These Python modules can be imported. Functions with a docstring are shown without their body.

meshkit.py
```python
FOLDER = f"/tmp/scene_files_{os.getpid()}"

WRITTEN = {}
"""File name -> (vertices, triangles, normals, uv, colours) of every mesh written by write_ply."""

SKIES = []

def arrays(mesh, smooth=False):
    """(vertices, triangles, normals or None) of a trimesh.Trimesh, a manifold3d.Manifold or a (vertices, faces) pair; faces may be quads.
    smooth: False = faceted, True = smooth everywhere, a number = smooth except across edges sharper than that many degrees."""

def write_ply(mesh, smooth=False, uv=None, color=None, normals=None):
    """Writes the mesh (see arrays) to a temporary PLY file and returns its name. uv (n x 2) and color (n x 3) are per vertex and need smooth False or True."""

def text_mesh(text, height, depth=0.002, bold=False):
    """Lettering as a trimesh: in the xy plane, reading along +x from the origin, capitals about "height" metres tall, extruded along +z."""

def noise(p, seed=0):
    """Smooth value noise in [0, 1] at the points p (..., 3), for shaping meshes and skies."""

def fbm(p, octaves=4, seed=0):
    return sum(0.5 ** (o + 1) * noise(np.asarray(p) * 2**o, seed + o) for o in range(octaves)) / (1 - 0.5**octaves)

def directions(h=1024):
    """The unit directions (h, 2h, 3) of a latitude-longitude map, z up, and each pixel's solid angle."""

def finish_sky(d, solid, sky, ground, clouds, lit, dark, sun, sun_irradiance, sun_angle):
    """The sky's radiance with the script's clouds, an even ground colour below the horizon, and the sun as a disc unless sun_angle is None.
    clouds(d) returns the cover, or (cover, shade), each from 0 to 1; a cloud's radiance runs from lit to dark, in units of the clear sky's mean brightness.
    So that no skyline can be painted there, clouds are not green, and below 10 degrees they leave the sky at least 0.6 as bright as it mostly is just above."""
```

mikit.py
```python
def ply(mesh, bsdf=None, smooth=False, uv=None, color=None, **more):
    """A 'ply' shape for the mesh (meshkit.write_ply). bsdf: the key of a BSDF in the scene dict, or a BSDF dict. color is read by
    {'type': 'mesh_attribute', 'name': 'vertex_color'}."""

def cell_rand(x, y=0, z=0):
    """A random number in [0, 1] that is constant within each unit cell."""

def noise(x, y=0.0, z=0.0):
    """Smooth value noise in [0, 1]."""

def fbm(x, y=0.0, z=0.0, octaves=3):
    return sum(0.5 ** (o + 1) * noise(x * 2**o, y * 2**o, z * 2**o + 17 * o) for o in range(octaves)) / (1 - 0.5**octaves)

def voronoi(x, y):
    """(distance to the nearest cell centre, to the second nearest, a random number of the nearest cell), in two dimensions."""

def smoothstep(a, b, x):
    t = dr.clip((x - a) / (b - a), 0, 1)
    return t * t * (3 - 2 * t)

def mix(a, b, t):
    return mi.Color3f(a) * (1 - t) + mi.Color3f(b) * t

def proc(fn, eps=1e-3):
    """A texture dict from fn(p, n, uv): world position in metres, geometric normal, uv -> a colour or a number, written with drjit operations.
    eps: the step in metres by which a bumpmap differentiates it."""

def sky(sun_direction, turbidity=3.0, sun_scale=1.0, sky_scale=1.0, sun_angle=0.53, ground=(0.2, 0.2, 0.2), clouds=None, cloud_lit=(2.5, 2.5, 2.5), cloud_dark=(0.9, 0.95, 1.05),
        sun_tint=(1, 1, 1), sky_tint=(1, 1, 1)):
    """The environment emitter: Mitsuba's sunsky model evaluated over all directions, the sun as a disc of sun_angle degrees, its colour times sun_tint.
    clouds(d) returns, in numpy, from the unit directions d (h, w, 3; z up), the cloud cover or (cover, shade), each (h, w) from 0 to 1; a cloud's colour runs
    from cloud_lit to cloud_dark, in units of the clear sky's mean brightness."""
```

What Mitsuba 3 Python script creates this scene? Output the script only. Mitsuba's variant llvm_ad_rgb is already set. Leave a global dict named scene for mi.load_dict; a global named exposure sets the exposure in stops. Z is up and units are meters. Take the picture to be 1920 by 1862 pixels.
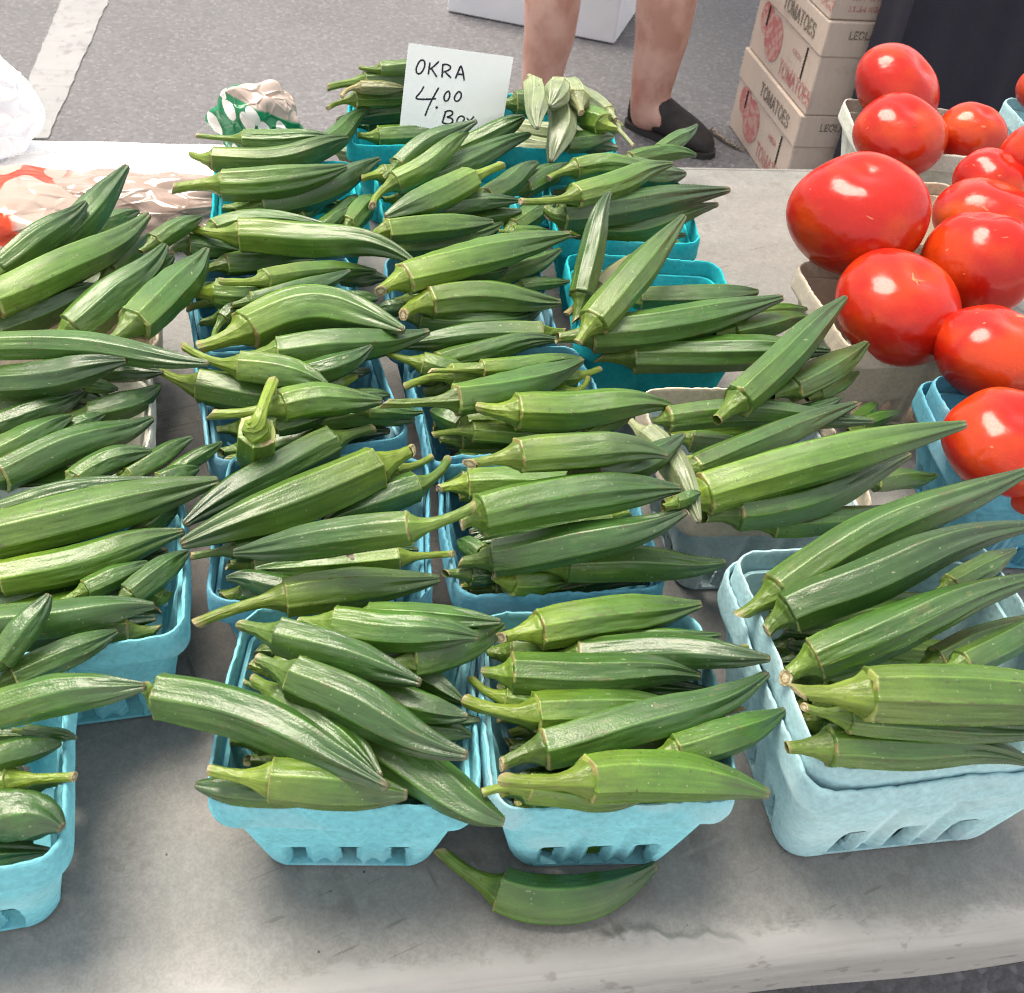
import math, random
import numpy as np, trimesh, drjit as dr, mitsuba as mi, manifold3d as m3
import mikit, meshkit
from mikit import noise, fbm, voronoi, cell_rand, smoothstep, mix

T4 = mi.ScalarTransform4f
scene, labels = {}, {}
TZ = 0.75                                   # table top

# ---------------------------------------------------------------- camera, sky, exposure
scene['camera'] = {'type': 'thinlens', 'aperture_radius': 0.0008, 'focus_distance': 0.80, 'fov': 51.28, 'fov_axis': 'x', 'near_clip': 0.02, 'far_clip': 200.0,
                   'to_world': T4().look_at(origin=[0, 0, 1.338], target=[0.167172, 0.718377, 0.662731], up=[0.036041, 0.679996, 0.732329])}
scene['sky'] = mikit.sky((-0.20, 0.26, 0.945), turbidity=3, sun_scale=0.9, sun_angle=34, sun_tint=(0.94, 1.0, 1.07), sky_scale=1.0,
                         clouds=lambda d: 1.0 + 0 * d[..., 0], cloud_lit=(2.08, 2.13, 2.19), cloud_dark=(1.2, 1.2, 1.2))
exposure = 2.45

# ---------------------------------------------------------------- helpers
def add(key, mesh, bsdf, smooth=False, **more):
    scene[key] = mikit.ply(mesh, bsdf, smooth=smooth, **more)
    return key

def tag(key, label=None, cat=None, group=None, kind=None):
    d = {}
    if label: d['label'] = label
    if cat: d['category'] = cat
    if group: d['group'] = group
    if kind: d['kind'] = kind
    labels[key] = d
    return key

count = {}
def numbered(name):
    k = count.get(name, 0)
    count[name] = k + 1
    return name if k == 0 else '%s_%03d' % (name, k)

def mat(name, color, rough=0.5, spec=0.5, bump=None, scale=1.0, two=True, eps=3e-4, **more):
    c = mikit.proc(color) if callable(color) else {'type': 'rgb', 'value': list(color)}
    b = {'type': 'principled', 'base_color': c, 'roughness': rough, 'specular': spec, **more}
    if bump is not None:
        b = {'type': 'bumpmap', 'arbitrary': mikit.proc(bump, eps=eps), 'scale': scale, 'nested': b}
    scene[name] = {'type': 'twosided', 'nested': b} if two else b
    return name

def box(x0, x1, y0, y1, z0, z1, bevel=0.0):
    if bevel <= 0:
        m = trimesh.creation.box((x1 - x0, y1 - y0, z1 - z0))
        m.apply_translation(((x0 + x1) / 2, (y0 + y1) / 2, (z0 + z1) / 2))
        return m
    pts = []
    for sx in (0, 1):
        for sy in (0, 1):
            for sz in (0, 1):
                c = np.array([(x0, x1)[sx], (y0, y1)[sy], (z0, z1)[sz]], float)
                s = np.array([1 - 2 * sx, 1 - 2 * sy, 1 - 2 * sz]) * bevel
                pts += [c + s * (0, 1, 1), c + s * (1, 0, 1), c + s * (1, 1, 0)]
    return trimesh.convex.convex_hull(np.array(pts))

def grid_faces(nr, nc, wrap=False):
    f = []
    cc = nc if wrap else nc - 1
    i, j = np.meshgrid(np.arange(nr - 1), np.arange(cc), indexing='ij')
    a, b = i * nc + j, i * nc + (j + 1) % nc
    c, d = a + nc, b + nc
    return np.vstack([np.stack([a, b, d], -1).reshape(-1, 3), np.stack([a, d, c], -1).reshape(-1, 3)])

# ---------------------------------------------------------------- materials
def asphalt_c(p, n, uv):
    d1, d2, w = voronoi(p.x * 85, p.y * 85)
    g = fbm(p.x * 2.2, p.y * 2.2, 3.0)
    f = noise(p.x * 420, p.y * 420)
    c = mix((0.098, 0.095, 0.104), (0.136, 0.132, 0.142), g)
    c = c * (0.76 + 0.44 * w) * (0.84 + 0.32 * f)
    pale = smoothstep(0.86, 0.94, w) * smoothstep(0.55, 0.3, d1)
    return mix(c, (0.22, 0.215, 0.23), pale * 0.55)
def asphalt_b(p, n, uv):
    d1, d2, w = voronoi(p.x * 85, p.y * 85)
    return smoothstep(0.75, 0.1, d1) * (0.4 + 0.6 * w)
mat('m_asphalt', asphalt_c, 0.62, 0.5, bump=asphalt_b, scale=0.004, eps=1e-3)
def line_c(p, n, uv):
    w = smoothstep(0.56, 0.74, fbm(p.x * 40, p.y * 40, 1.0, octaves=4))
    crack = smoothstep(0.66, 0.74, noise(p.x * 8, p.y * 70))
    c = mix((0.29, 0.29, 0.295), (0.23, 0.23, 0.235), fbm(p.x * 9, p.y * 9))
    return mix(c, (0.20, 0.19, 0.20), dr.minimum(1.0, 0.75 * w + 0.25 * crack))
mat('m_line', line_c, 0.7, 0.3, bump=asphalt_b, scale=0.002, eps=1e-3)

def table_c(p, n, uv):
    a = fbm(p.x * 9 + 3, p.y * 9, 0.0, octaves=4)
    b = fbm(p.x * 34, p.y * 40, 2.0, octaves=3)
    c = mix((0.192, 0.189, 0.183), (0.236, 0.234, 0.228), smoothstep(0.3, 0.7, a))
    c = mix(c, (0.214, 0.196, 0.182), 0.45 * smoothstep(0.5, 0.72, fbm(p.x * 6 + 9, p.y * 7, 5.0)))
    c = c * (0.90 + 0.20 * noise(p.x * 900, p.y * 900)) * (0.92 + 0.16 * b) * (0.90 + 0.20 * fbm(p.x * 190, p.y * 210, 3.0))
    st = smoothstep(0.66, 0.78, fbm(p.x * 70, p.y * 55, 8.0, octaves=4))
    c = mix(c, (0.095, 0.085, 0.075), 0.22 * st)
    u, v = p.x * 0.94 + p.y * 0.33, p.y * 0.94 - p.x * 0.33
    s1 = smoothstep(0.90, 0.96, noise(u * 13, v * 520)) * smoothstep(0.5, 0.7, noise(u * 9 + 5, v * 9))
    s2 = smoothstep(0.92, 0.97, noise(v * 17, u * 480)) * smoothstep(0.55, 0.7, noise(u * 8, v * 7 + 4))
    c = mix(c, (0.08, 0.075, 0.07), 0.5 * s2)
    c = mix(c, (0.36, 0.35, 0.33), 0.16 * s1)
    sm = smoothstep(0.70, 0.80, fbm(u * 95, v * 26, 4.0, octaves=3)) * smoothstep(0.5, 0.64, fbm(p.x * 7, p.y * 7, 12.0))
    c = mix(c, (0.085, 0.075, 0.068), 0.45 * sm)
    lo = smoothstep(0.86, 0.92, noise(u * 34, v * 620)) * smoothstep(0.55, 0.7, noise(u * 19 + 3, v * 15))
    c = mix(c, (0.075, 0.068, 0.062), 0.4 * lo)
    d1, d2, w = voronoi(p.x * 24, p.y * 24)
    return mix(c, (0.05, 0.045, 0.04), smoothstep(0.034, 0.02, d1 + 0.02 * noise(p.x * 700, p.y * 700)) * smoothstep(0.86, 0.88, w))
def table_b(p, n, uv):
    return noise(p.x * 700, p.y * 700, p.z * 700) * 0.5 + fbm(p.x * 30, p.y * 30, p.z * 30) * 2.0
mat('m_table', table_c, 0.55, 0.22, bump=table_b, scale=0.00018, eps=4e-4)
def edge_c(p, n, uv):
    # the table's skin runs over the edge; its colour turns paler there, broken by noise and streaks
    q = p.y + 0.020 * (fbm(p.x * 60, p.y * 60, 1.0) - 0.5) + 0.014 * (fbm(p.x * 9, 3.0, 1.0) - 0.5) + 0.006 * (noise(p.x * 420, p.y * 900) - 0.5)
    worn = smoothstep(0.258, 0.246, q)  # mask for the paler colour, rising towards the front edge
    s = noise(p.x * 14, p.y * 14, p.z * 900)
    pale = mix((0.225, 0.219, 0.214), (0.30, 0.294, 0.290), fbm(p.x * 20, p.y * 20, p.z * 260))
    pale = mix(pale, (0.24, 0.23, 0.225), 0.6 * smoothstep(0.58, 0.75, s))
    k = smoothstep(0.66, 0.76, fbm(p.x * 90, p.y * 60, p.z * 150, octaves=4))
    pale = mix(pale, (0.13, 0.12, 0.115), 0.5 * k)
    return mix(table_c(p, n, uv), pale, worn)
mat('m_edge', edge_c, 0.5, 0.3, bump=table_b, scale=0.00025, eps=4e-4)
mat('m_metal', (0.45, 0.45, 0.46), 0.4, 0.5, metallic=0.8)

# okra skin: uv.x = ridge coordinate (whole numbers on the ridges) + 16 * pod number, uv.y = place along the pod + 2 * tone
def okra_tone(cls, lo, hi):
    t = [mi.Color3f(*c) for c in lo]
    out = t[0]
    for k in range(1, 5):
        out = dr.select(cls > k - 0.5, t[k], out)
    return out
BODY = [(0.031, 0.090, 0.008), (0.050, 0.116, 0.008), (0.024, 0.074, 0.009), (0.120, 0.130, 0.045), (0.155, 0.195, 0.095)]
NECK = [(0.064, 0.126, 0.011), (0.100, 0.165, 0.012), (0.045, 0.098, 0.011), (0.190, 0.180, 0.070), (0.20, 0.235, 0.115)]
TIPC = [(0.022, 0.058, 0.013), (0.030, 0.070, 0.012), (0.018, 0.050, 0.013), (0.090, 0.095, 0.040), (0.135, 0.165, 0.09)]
def okra_c(p, n, uv):
    cls = dr.floor(uv.y * 0.5 + 1e-4)
    t = uv.y - 2 * cls
    pod = dr.floor(uv.x / 16.0)
    u = uv.x - 16 * pod
    h = cell_rand(pod, 3)
    wob = noise(u * 0.7 + pod * 3.1, t * 3.0) - 0.5
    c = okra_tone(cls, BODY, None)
    c = mix(c, okra_tone(cls, NECK, None), smoothstep(0.42, 0.02, t + 0.22 * wob) * (0.55 + 0.45 * h))
    c = mix(c, okra_tone(cls, TIPC, None), smoothstep(0.45, 0.95, t + 0.25 * wob))
    c = c * (0.82 + 0.36 * cell_rand(pod, 7))
    fr = u - dr.floor(u)
    d = dr.minimum(fr, 1 - fr)
    ridge = dr.exp(-dr.square(d / 0.05))
    mid = dr.exp(-dr.square((fr - 0.5 - 0.08 * wob) / 0.03)) * smoothstep(0.35, 0.6, noise(u * 2 + 5, t * 4 + pod))
    c = mix(c, c * 1.8 + mi.Color3f(0.03, 0.035, 0.015), 0.55 * ridge + 0.18 * mid)
    streak = noise(u * 11 + pod * 7.7, t * 6.0) - 0.5
    c = c * (1 + 0.28 * streak)
    patch = fbm(p.x * 95, p.y * 95, p.z * 95) - 0.5
    c = c * (1 + 0.5 * patch)
    grain = noise(p.x * 1500, p.y * 1500, p.z * 1500) - 0.5
    c = c * (1 + 0.22 * grain)
    speck = smoothstep(0.90, 0.95, noise(p.x * 520, p.y * 520, p.z * 520))
    c = mix(c, (0.24, 0.27, 0.15), 0.55 * speck)
    dark = smoothstep(0.885, 0.93, noise(p.x * 330 + 9, p.y * 330, p.z * 330 + pod))
    c = mix(c, (0.035, 0.035, 0.014), 0.6 * dark)
    scar = smoothstep(0.80, 0.90, noise(u * 3.3 + pod, t * 26 + 3)) * smoothstep(0.60, 0.75, noise(u * 1.3 + pod * 2, t * 4))
    c = mix(c, (0.12, 0.12, 0.04), 0.28 * scar)
    scuff = smoothstep(0.62, 0.74, noise(u * 1.1 + pod * 3, t * 9 + pod)) * smoothstep(0.55, 0.75, noise(u * 12, t * 40 + pod)) * dr.exp(-dr.square(d / 0.13))
    c = mix(c, (0.075, 0.055, 0.022), 0.6 * scuff)
    tip = smoothstep(0.965, 0.995, t + 0.03 * wob)
    c = mix(c, (0.12, 0.10, 0.055), 0.7 * tip)
    ring = smoothstep(0.014, 0.002, t) * smoothstep(0.25, 0.6, noise(u * 1.7 + pod * 5, pod))
    return mix(c, mix((0.30, 0.33, 0.09), (0.24, 0.17, 0.07), smoothstep(0.35, 0.65, noise(u * 2.1, pod))), 0.75 * ring)
def okra_b(p, n, uv):
    cls = dr.floor(uv.y * 0.5 + 1e-4)
    t = uv.y - 2 * cls
    pod = dr.floor(uv.x / 16.0)
    u = uv.x - 16 * pod
    return 0.22 * noise(u * 13 + pod, t * 9) + 0.8 * noise(u * 4.5, t * 12 + pod) + 0.34 * noise(p.x * 1500, p.y * 1500, p.z * 1500)
mat('m_okra', okra_c, 0.40, 0.78, bump=okra_b, scale=0.00042, eps=2.5e-4, sheen=0.35, sheen_tint=0.3)
STEM = [(0.092, 0.152, 0.018), (0.138, 0.200, 0.020), (0.068, 0.120, 0.018), (0.240, 0.200, 0.090), (0.20, 0.22, 0.11)]
def stem_c(p, n, uv):
    cls = dr.floor(uv.y * 0.5 + 1e-4)
    t = uv.y - 2 * cls
    pod = dr.floor(uv.x / 16.0)
    u = uv.x - 16 * pod
    c = okra_tone(cls, STEM, None) * (0.78 + 0.4 * cell_rand(pod, 9))
    c = mix(c, c * mi.Color3f(0.62, 0.70, 0.62), smoothstep(0.36, 0.05, t) * 0.7)
    c = c * (1 + 0.45 * (noise(u * 9 + pod, t * 4) - 0.5))
    c = c * (1 + 0.4 * (fbm(p.x * 140, p.y * 140, p.z * 140) - 0.5))
    fr = u - dr.floor(u)
    d = dr.minimum(fr, 1 - fr)
    c = mix(c, c * 1.5, 0.4 * dr.exp(-dr.square(d / 0.09)) * smoothstep(0.5, 0.2, t))
    dark = smoothstep(0.86, 0.93, noise(p.x * 420, p.y * 420, p.z * 420))
    c = mix(c, (0.06, 0.055, 0.02), 0.55 * dark)
    return mix(c, (0.26, 0.20, 0.10), smoothstep(0.90, 0.99, t + 0.06 * (noise(u * 2, pod) - 0.5)) * 0.7)
mat('m_stem', stem_c, 0.42, 0.5, bump=okra_b, scale=0.0004, eps=2.5e-4, sheen=0.3)
def cut_c(p, n, uv):
    r = dr.sqrt(dr.square(uv.x) + dr.square(uv.y))
    k = noise(p.x * 900, p.y * 900, p.z * 900)
    c = mix((0.46, 0.42, 0.27), (0.30, 0.22, 0.11), smoothstep(0.35, 0.75, k))
    ring = dr.exp(-dr.square((r - 0.62) / 0.11))
    c = mix(c, (0.13, 0.08, 0.035), 0.75 * ring)
    return mix(c, (0.55, 0.52, 0.38), 0.6 * smoothstep(0.35, 0.15, r))
mat('m_cut', cut_c, 0.8, 0.2)

def pulp(name, col, rim=None, amt=1.0):
    col = np.array(col)
    def c(p, n, uv):
        a = fbm(p.x * 60, p.y * 60, p.z * 60, octaves=4) - 0.5
        f = fbm(p.x * 420, p.y * 420, p.z * 300, octaves=3) - 0.5
        k = mi.Color3f(*col.tolist()) * (1 + 0.28 * a + 0.40 * f)
        k = mix(k, (0.55 * col + 0.30).tolist(), 0.30 * smoothstep(0.50, 0.75, fbm(p.x * 24 + 4, p.y * 24, p.z * 24)) * amt)
        return mix(k, (0.25 * col).tolist(), 0.5 * smoothstep(0.88, 0.94, noise(p.x * 900, p.y * 900, p.z * 900)))
    def b(p, n, uv):
        return fbm(p.x * 520, p.y * 520, p.z * 520, octaves=3) + 0.5 * fbm(p.x * 150, p.y * 150, p.z * 150)
    return mat(name, c, 0.92, 0.15, bump=b, scale=0.00042, eps=4e-4)
pulp('m_pulp_sky', (0.165, 0.460, 0.535))
pulp('m_pulp_pale', (0.32, 0.50, 0.54))
pulp('m_pulp_turq', (0.020, 0.380, 0.430), amt=0.4)
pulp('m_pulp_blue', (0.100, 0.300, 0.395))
pulp('m_pulp_grey', (0.40, 0.50, 0.53))
pulp('m_pulp_tan', (0.52, 0.45, 0.36))
pulp('m_pulp_stone', (0.50, 0.50, 0.44))
pulp('m_pulp_white', (0.19, 0.47, 0.54), amt=1.6)

def tom_c(p, n, uv):
    k = fbm(p.x * 26, p.y * 26, p.z * 26)
    c = mix((0.37, 0.0090, 0.003), (0.42, 0.034, 0.004), smoothstep(0.40, 0.72, k))
    c = mix(c, (0.58, 0.12, 0.015), 0.30 * smoothstep(0.62, 0.80, fbm(p.x * 17 + 5, p.y * 17, p.z * 17)))
    s = smoothstep(0.60, 0.66, noise(p.x * 900, p.y * 900, p.z * 900))
    c = c * (1 + 0.10 * s)
    sc = smoothstep(0.93, 0.965, noise(p.x * 60 + p.z * 210, p.y * 260, p.z * 50))
    return mix(c, (0.62, 0.28, 0.14), 0.4 * sc)
def tom_b(p, n, uv):
    return fbm(p.x * 60, p.y * 60, p.z * 60)
mat('m_tomato', tom_c, 0.20, 0.32, bump=tom_b, scale=0.0012, eps=1e-3, clearcoat=0.25, clearcoat_gloss=0.88)
mat('m_scar', lambda p, n, uv: mix((0.36, 0.12, 0.05), (0.46, 0.25, 0.12), noise(p.x * 700, p.y * 700, p.z * 700)), 0.8, 0.2)

def card_c(p, n, uv):
    return mi.Color3f(0.87, 0.87, 0.865) * (0.985 + 0.03 * fbm(p.x * 160, p.y * 160, p.z * 160))
mat('m_card', card_c, 0.6, 0.3)
mat('m_ink', (0.020, 0.020, 0.032), 0.5, 0.3)
def carton_c(p, n, uv):
    k = fbm(p.x * 6, p.y * 6, p.z * 6, octaves=4)
    c = mix((0.45, 0.36, 0.30), (0.53, 0.44, 0.375), k)
    c = c * (0.95 + 0.1 * noise(p.x * 300, p.y * 300, p.z * 25))
    return mix(c, (0.40, 0.31, 0.25), 0.5 * smoothstep(0.70, 0.80, fbm(p.x * 22, p.y * 22, p.z * 22, octaves=4)))
mat('m_carton', carton_c, 0.75, 0.3)
mat('m_carton_dark', (0.035, 0.026, 0.022), 0.9, 0.1)
def red_print(p, n, uv):
    k = fbm(p.x * 60, p.y * 60, p.z * 60, octaves=3)
    return mix((0.40, 0.14, 0.135), (0.46, 0.28, 0.245), smoothstep(0.36, 0.62, k))
mat('m_print_red', red_print, 0.75, 0.2)
mat('m_print_black', lambda p, n, uv: mix((0.13, 0.11, 0.09), (0.33, 0.27, 0.22), smoothstep(0.45, 0.75, noise(p.x * 260, p.y * 260, p.z * 260))), 0.8, 0.2)
mat('m_print_green', (0.05, 0.12, 0.07), 0.7, 0.3)
def white_carton_c(p, n, uv):
    return mix((0.62, 0.62, 0.65), (0.74, 0.74, 0.77), fbm(p.x * 9, p.y * 9, p.z * 9))
mat('m_white_carton', white_carton_c, 0.6, 0.3)

def skin_c(p, n, uv):
    k = fbm(p.x * 22, p.y * 22, p.z * 14, octaves=4)
    c = mix((0.42, 0.215, 0.165), (0.54, 0.325, 0.262), smoothstep(0.3, 0.7, k))
    c = mix(c, (0.50, 0.185, 0.150), 0.5 * smoothstep(0.52, 0.74, fbm(p.x * 16 + 7, p.y * 16, p.z * 7)))
    c = mix(c, (0.42, 0.20, 0.15), 0.25 * smoothstep(0.84, 0.92, noise(p.x * 150, p.y * 150, p.z * 150)))
    return c * (0.94 + 0.12 * noise(p.x * 800, p.y * 800, p.z * 800))
mat('m_skin', skin_c, 0.48, 0.45, bump=lambda p, n, uv: fbm(p.x * 60, p.y * 60, p.z * 40) + 0.3 * noise(p.x * 600, p.y * 600, p.z * 600), scale=0.0012, eps=1e-3)
mat('m_shoe', lambda p, n, uv: mix((0.018, 0.016, 0.016), (0.04, 0.036, 0.035), fbm(p.x * 60, p.y * 60, p.z * 60)), 0.75, 0.3)
mat('m_sole', (0.03, 0.028, 0.028), 0.7, 0.3)
mat('m_sock', (0.62, 0.60, 0.58), 0.9, 0.1)
mat('m_shorts', lambda p, n, uv: mix((0.03, 0.032, 0.045), (0.05, 0.05, 0.07), noise(p.x * 500, p.y * 500, p.z * 500)), 0.9, 0.2, sheen=0.3)
def navy_c(p, n, uv):
    w = noise(p.x * 700, p.z * 700, p.y * 700)
    return mix((0.014, 0.013, 0.022), (0.028, 0.027, 0.040), 0.6 * w + 0.4 * fbm(p.x * 9, p.y * 9, p.z * 9))
mat('m_navy', navy_c, 0.85, 0.3, sheen=0.4)
mat('m_white_cloth', lambda p, n, uv: mix((0.80, 0.80, 0.80), (0.86, 0.86, 0.86), fbm(p.x * 25, p.y * 25)), 0.55, 0.4)
mat('m_twig', lambda p, n, uv: mix((0.30, 0.26, 0.22), (0.09, 0.07, 0.055), smoothstep(0.35, 0.65, noise(p.x * 240, p.y * 240, p.z * 240))), 0.8, 0.2)

# thin films
scene['m_film'] = {'type': 'blendbsdf', 'weight': {'type': 'rgb', 'value': 0.11}, 'a': {'type': 'thindielectric', 'int_ior': 1.5},
                   'b': {'type': 'twosided', 'nested': {'type': 'principled', 'base_color': {'type': 'rgb', 'value': [0.75, 0.73, 0.72]}, 'roughness': 0.18, 'specular': 0.6}}}
def wrap_c(p, n, uv):
    k = fbm(p.x * 38, p.y * 38, p.z * 38, octaves=4)
    c = mix((0.24, 0.160, 0.130), (0.36, 0.275, 0.235), k)
    return mix(c, (0.17, 0.105, 0.08), 0.6 * smoothstep(0.60, 0.72, fbm(p.x * 18 + 3, p.y * 24, p.z * 18)))
mat('m_wrap', wrap_c, 0.12, 0.7)
def green_bag_c(p, n, uv):
    return mix((0.60, 0.45, 0.38), (0.70, 0.58, 0.51), fbm(p.x * 45, p.y * 45, p.z * 45))
mat('m_green_bag', green_bag_c, 0.28, 0.6)
mat('m_bag_green', lambda p, n, uv: mix((0.005, 0.14, 0.055), (0.01, 0.23, 0.09), noise(p.x * 130, p.y * 130, p.z * 130)), 0.28, 0.6)
mat('m_bag_white', (0.74, 0.74, 0.70), 0.28, 0.6)
mat('m_white_bag', lambda p, n, uv: mix((0.72, 0.73, 0.77), (0.84, 0.85, 0.88), fbm(p.x * 60, p.y * 60, p.z * 60)), 0.22, 0.6)
scene['m_canopy'] = {'type': 'principledthin', 'base_color': {'type': 'rgb', 'value': [0.86, 0.86, 0.86]}, 'roughness': 0.8, 'diff_trans': 0.6, 'spec_trans': 0.0, 'eta': 1.3}

# ---------------------------------------------------------------- ground
g = trimesh.creation.box((120, 120, 0.2)); g.apply_translation((0, 20, -0.1))
add('asphalt', g, 'm_asphalt'); tag('asphalt', 'worn grey asphalt of the market ground', kind='structure')
def strip(pts, z, nw=16, nl=90, seed=3):
    a, b, c, d = [np.array(p, float) for p in pts]
    u, v = np.linspace(0, 1, nw), np.linspace(0, 1, nl)
    P = np.array([[(1 - s) * ((1 - q) * a + q * d) + s * ((1 - q) * b + q * c) for s in u] for q in v])
    rag = (meshkit.fbm(np.stack([P[..., 0] * 22, P[..., 1] * 22, P[..., 0] * 0], -1), 3, seed) - 0.5) * 0.010
    P[:, 0, 0] += rag[:, 0]; P[:, -1, 0] += rag[:, -1]
    V = np.concatenate([P.reshape(-1, 2), np.full((nw * nl, 1), z)], 1)
    return trimesh.Trimesh(V, grid_faces(nl, nw), process=False)
add('painted_line', strip([[-0.819, 2.879], [-0.712, 2.884], [-0.681, 4.133], [-0.838, 4.112]], 0.004), 'm_line')
tag('painted_line', 'worn white painted parking line on the grey asphalt', kind='structure')

def concrete_c(p, n, uv):
    c = mix((0.42, 0.41, 0.39), (0.52, 0.51, 0.48), fbm(p.x * 1.5, p.y * 1.5))
    return c * (0.85 + 0.3 * noise(p.x * 130, p.y * 130))
mat('m_concrete', concrete_c, 0.85, 0.3)
pv = box(-14, 14, -12, -0.75, -0.05, 0.11, 0.01)  # unseen pale slab added on the near side to bounce light onto the stall
add('added_pavement', pv, 'm_concrete'); tag('added_pavement', 'added pale concrete pavement out of view, bouncing light onto the stall', kind='structure')

# ---------------------------------------------------------------- canopy added outside the frame to shade the legs, cartons and asphalt
CX0, CX1, CY0, CY1, CZ = (0.70, 4.1, 3.34, 6.2, 2.05)
nx, ny = 25, 25
xs, ys = np.linspace(CX0, CX1, nx), np.linspace(CY0, CY1, ny)
X, Y = np.meshgrid(xs, ys)
ux, uy = 1 - np.abs(2 * (X - CX0) / (CX1 - CX0) - 1), 1 - np.abs(2 * (Y - CY0) / (CY1 - CY0) - 1)
Z = CZ + 0.75 * np.minimum(ux, uy) - 0.06 * np.sin(np.pi * np.minimum(ux, uy))
V = np.stack([X, Y, Z], -1).reshape(-1, 3)
add('added_canopy__fabric', trimesh.Trimesh(V, grid_faces(ny, nx), process=False), 'm_canopy', smooth=30)
for i, (px, py) in enumerate([(CX0, CY0), (CX1, CY0), (CX0, CY1), (CX1, CY1)]):
    add('added_canopy__pole' + ('' if i == 0 else '_%03d' % i), box(px - 0.02, px + 0.02, py - 0.02, py + 0.02, 0, CZ - 0.01, 0.004), 'm_metal')
tag('added_canopy', 'added white canopy on four poles, out of view, shading the person and cartons', 'canopy')

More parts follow.
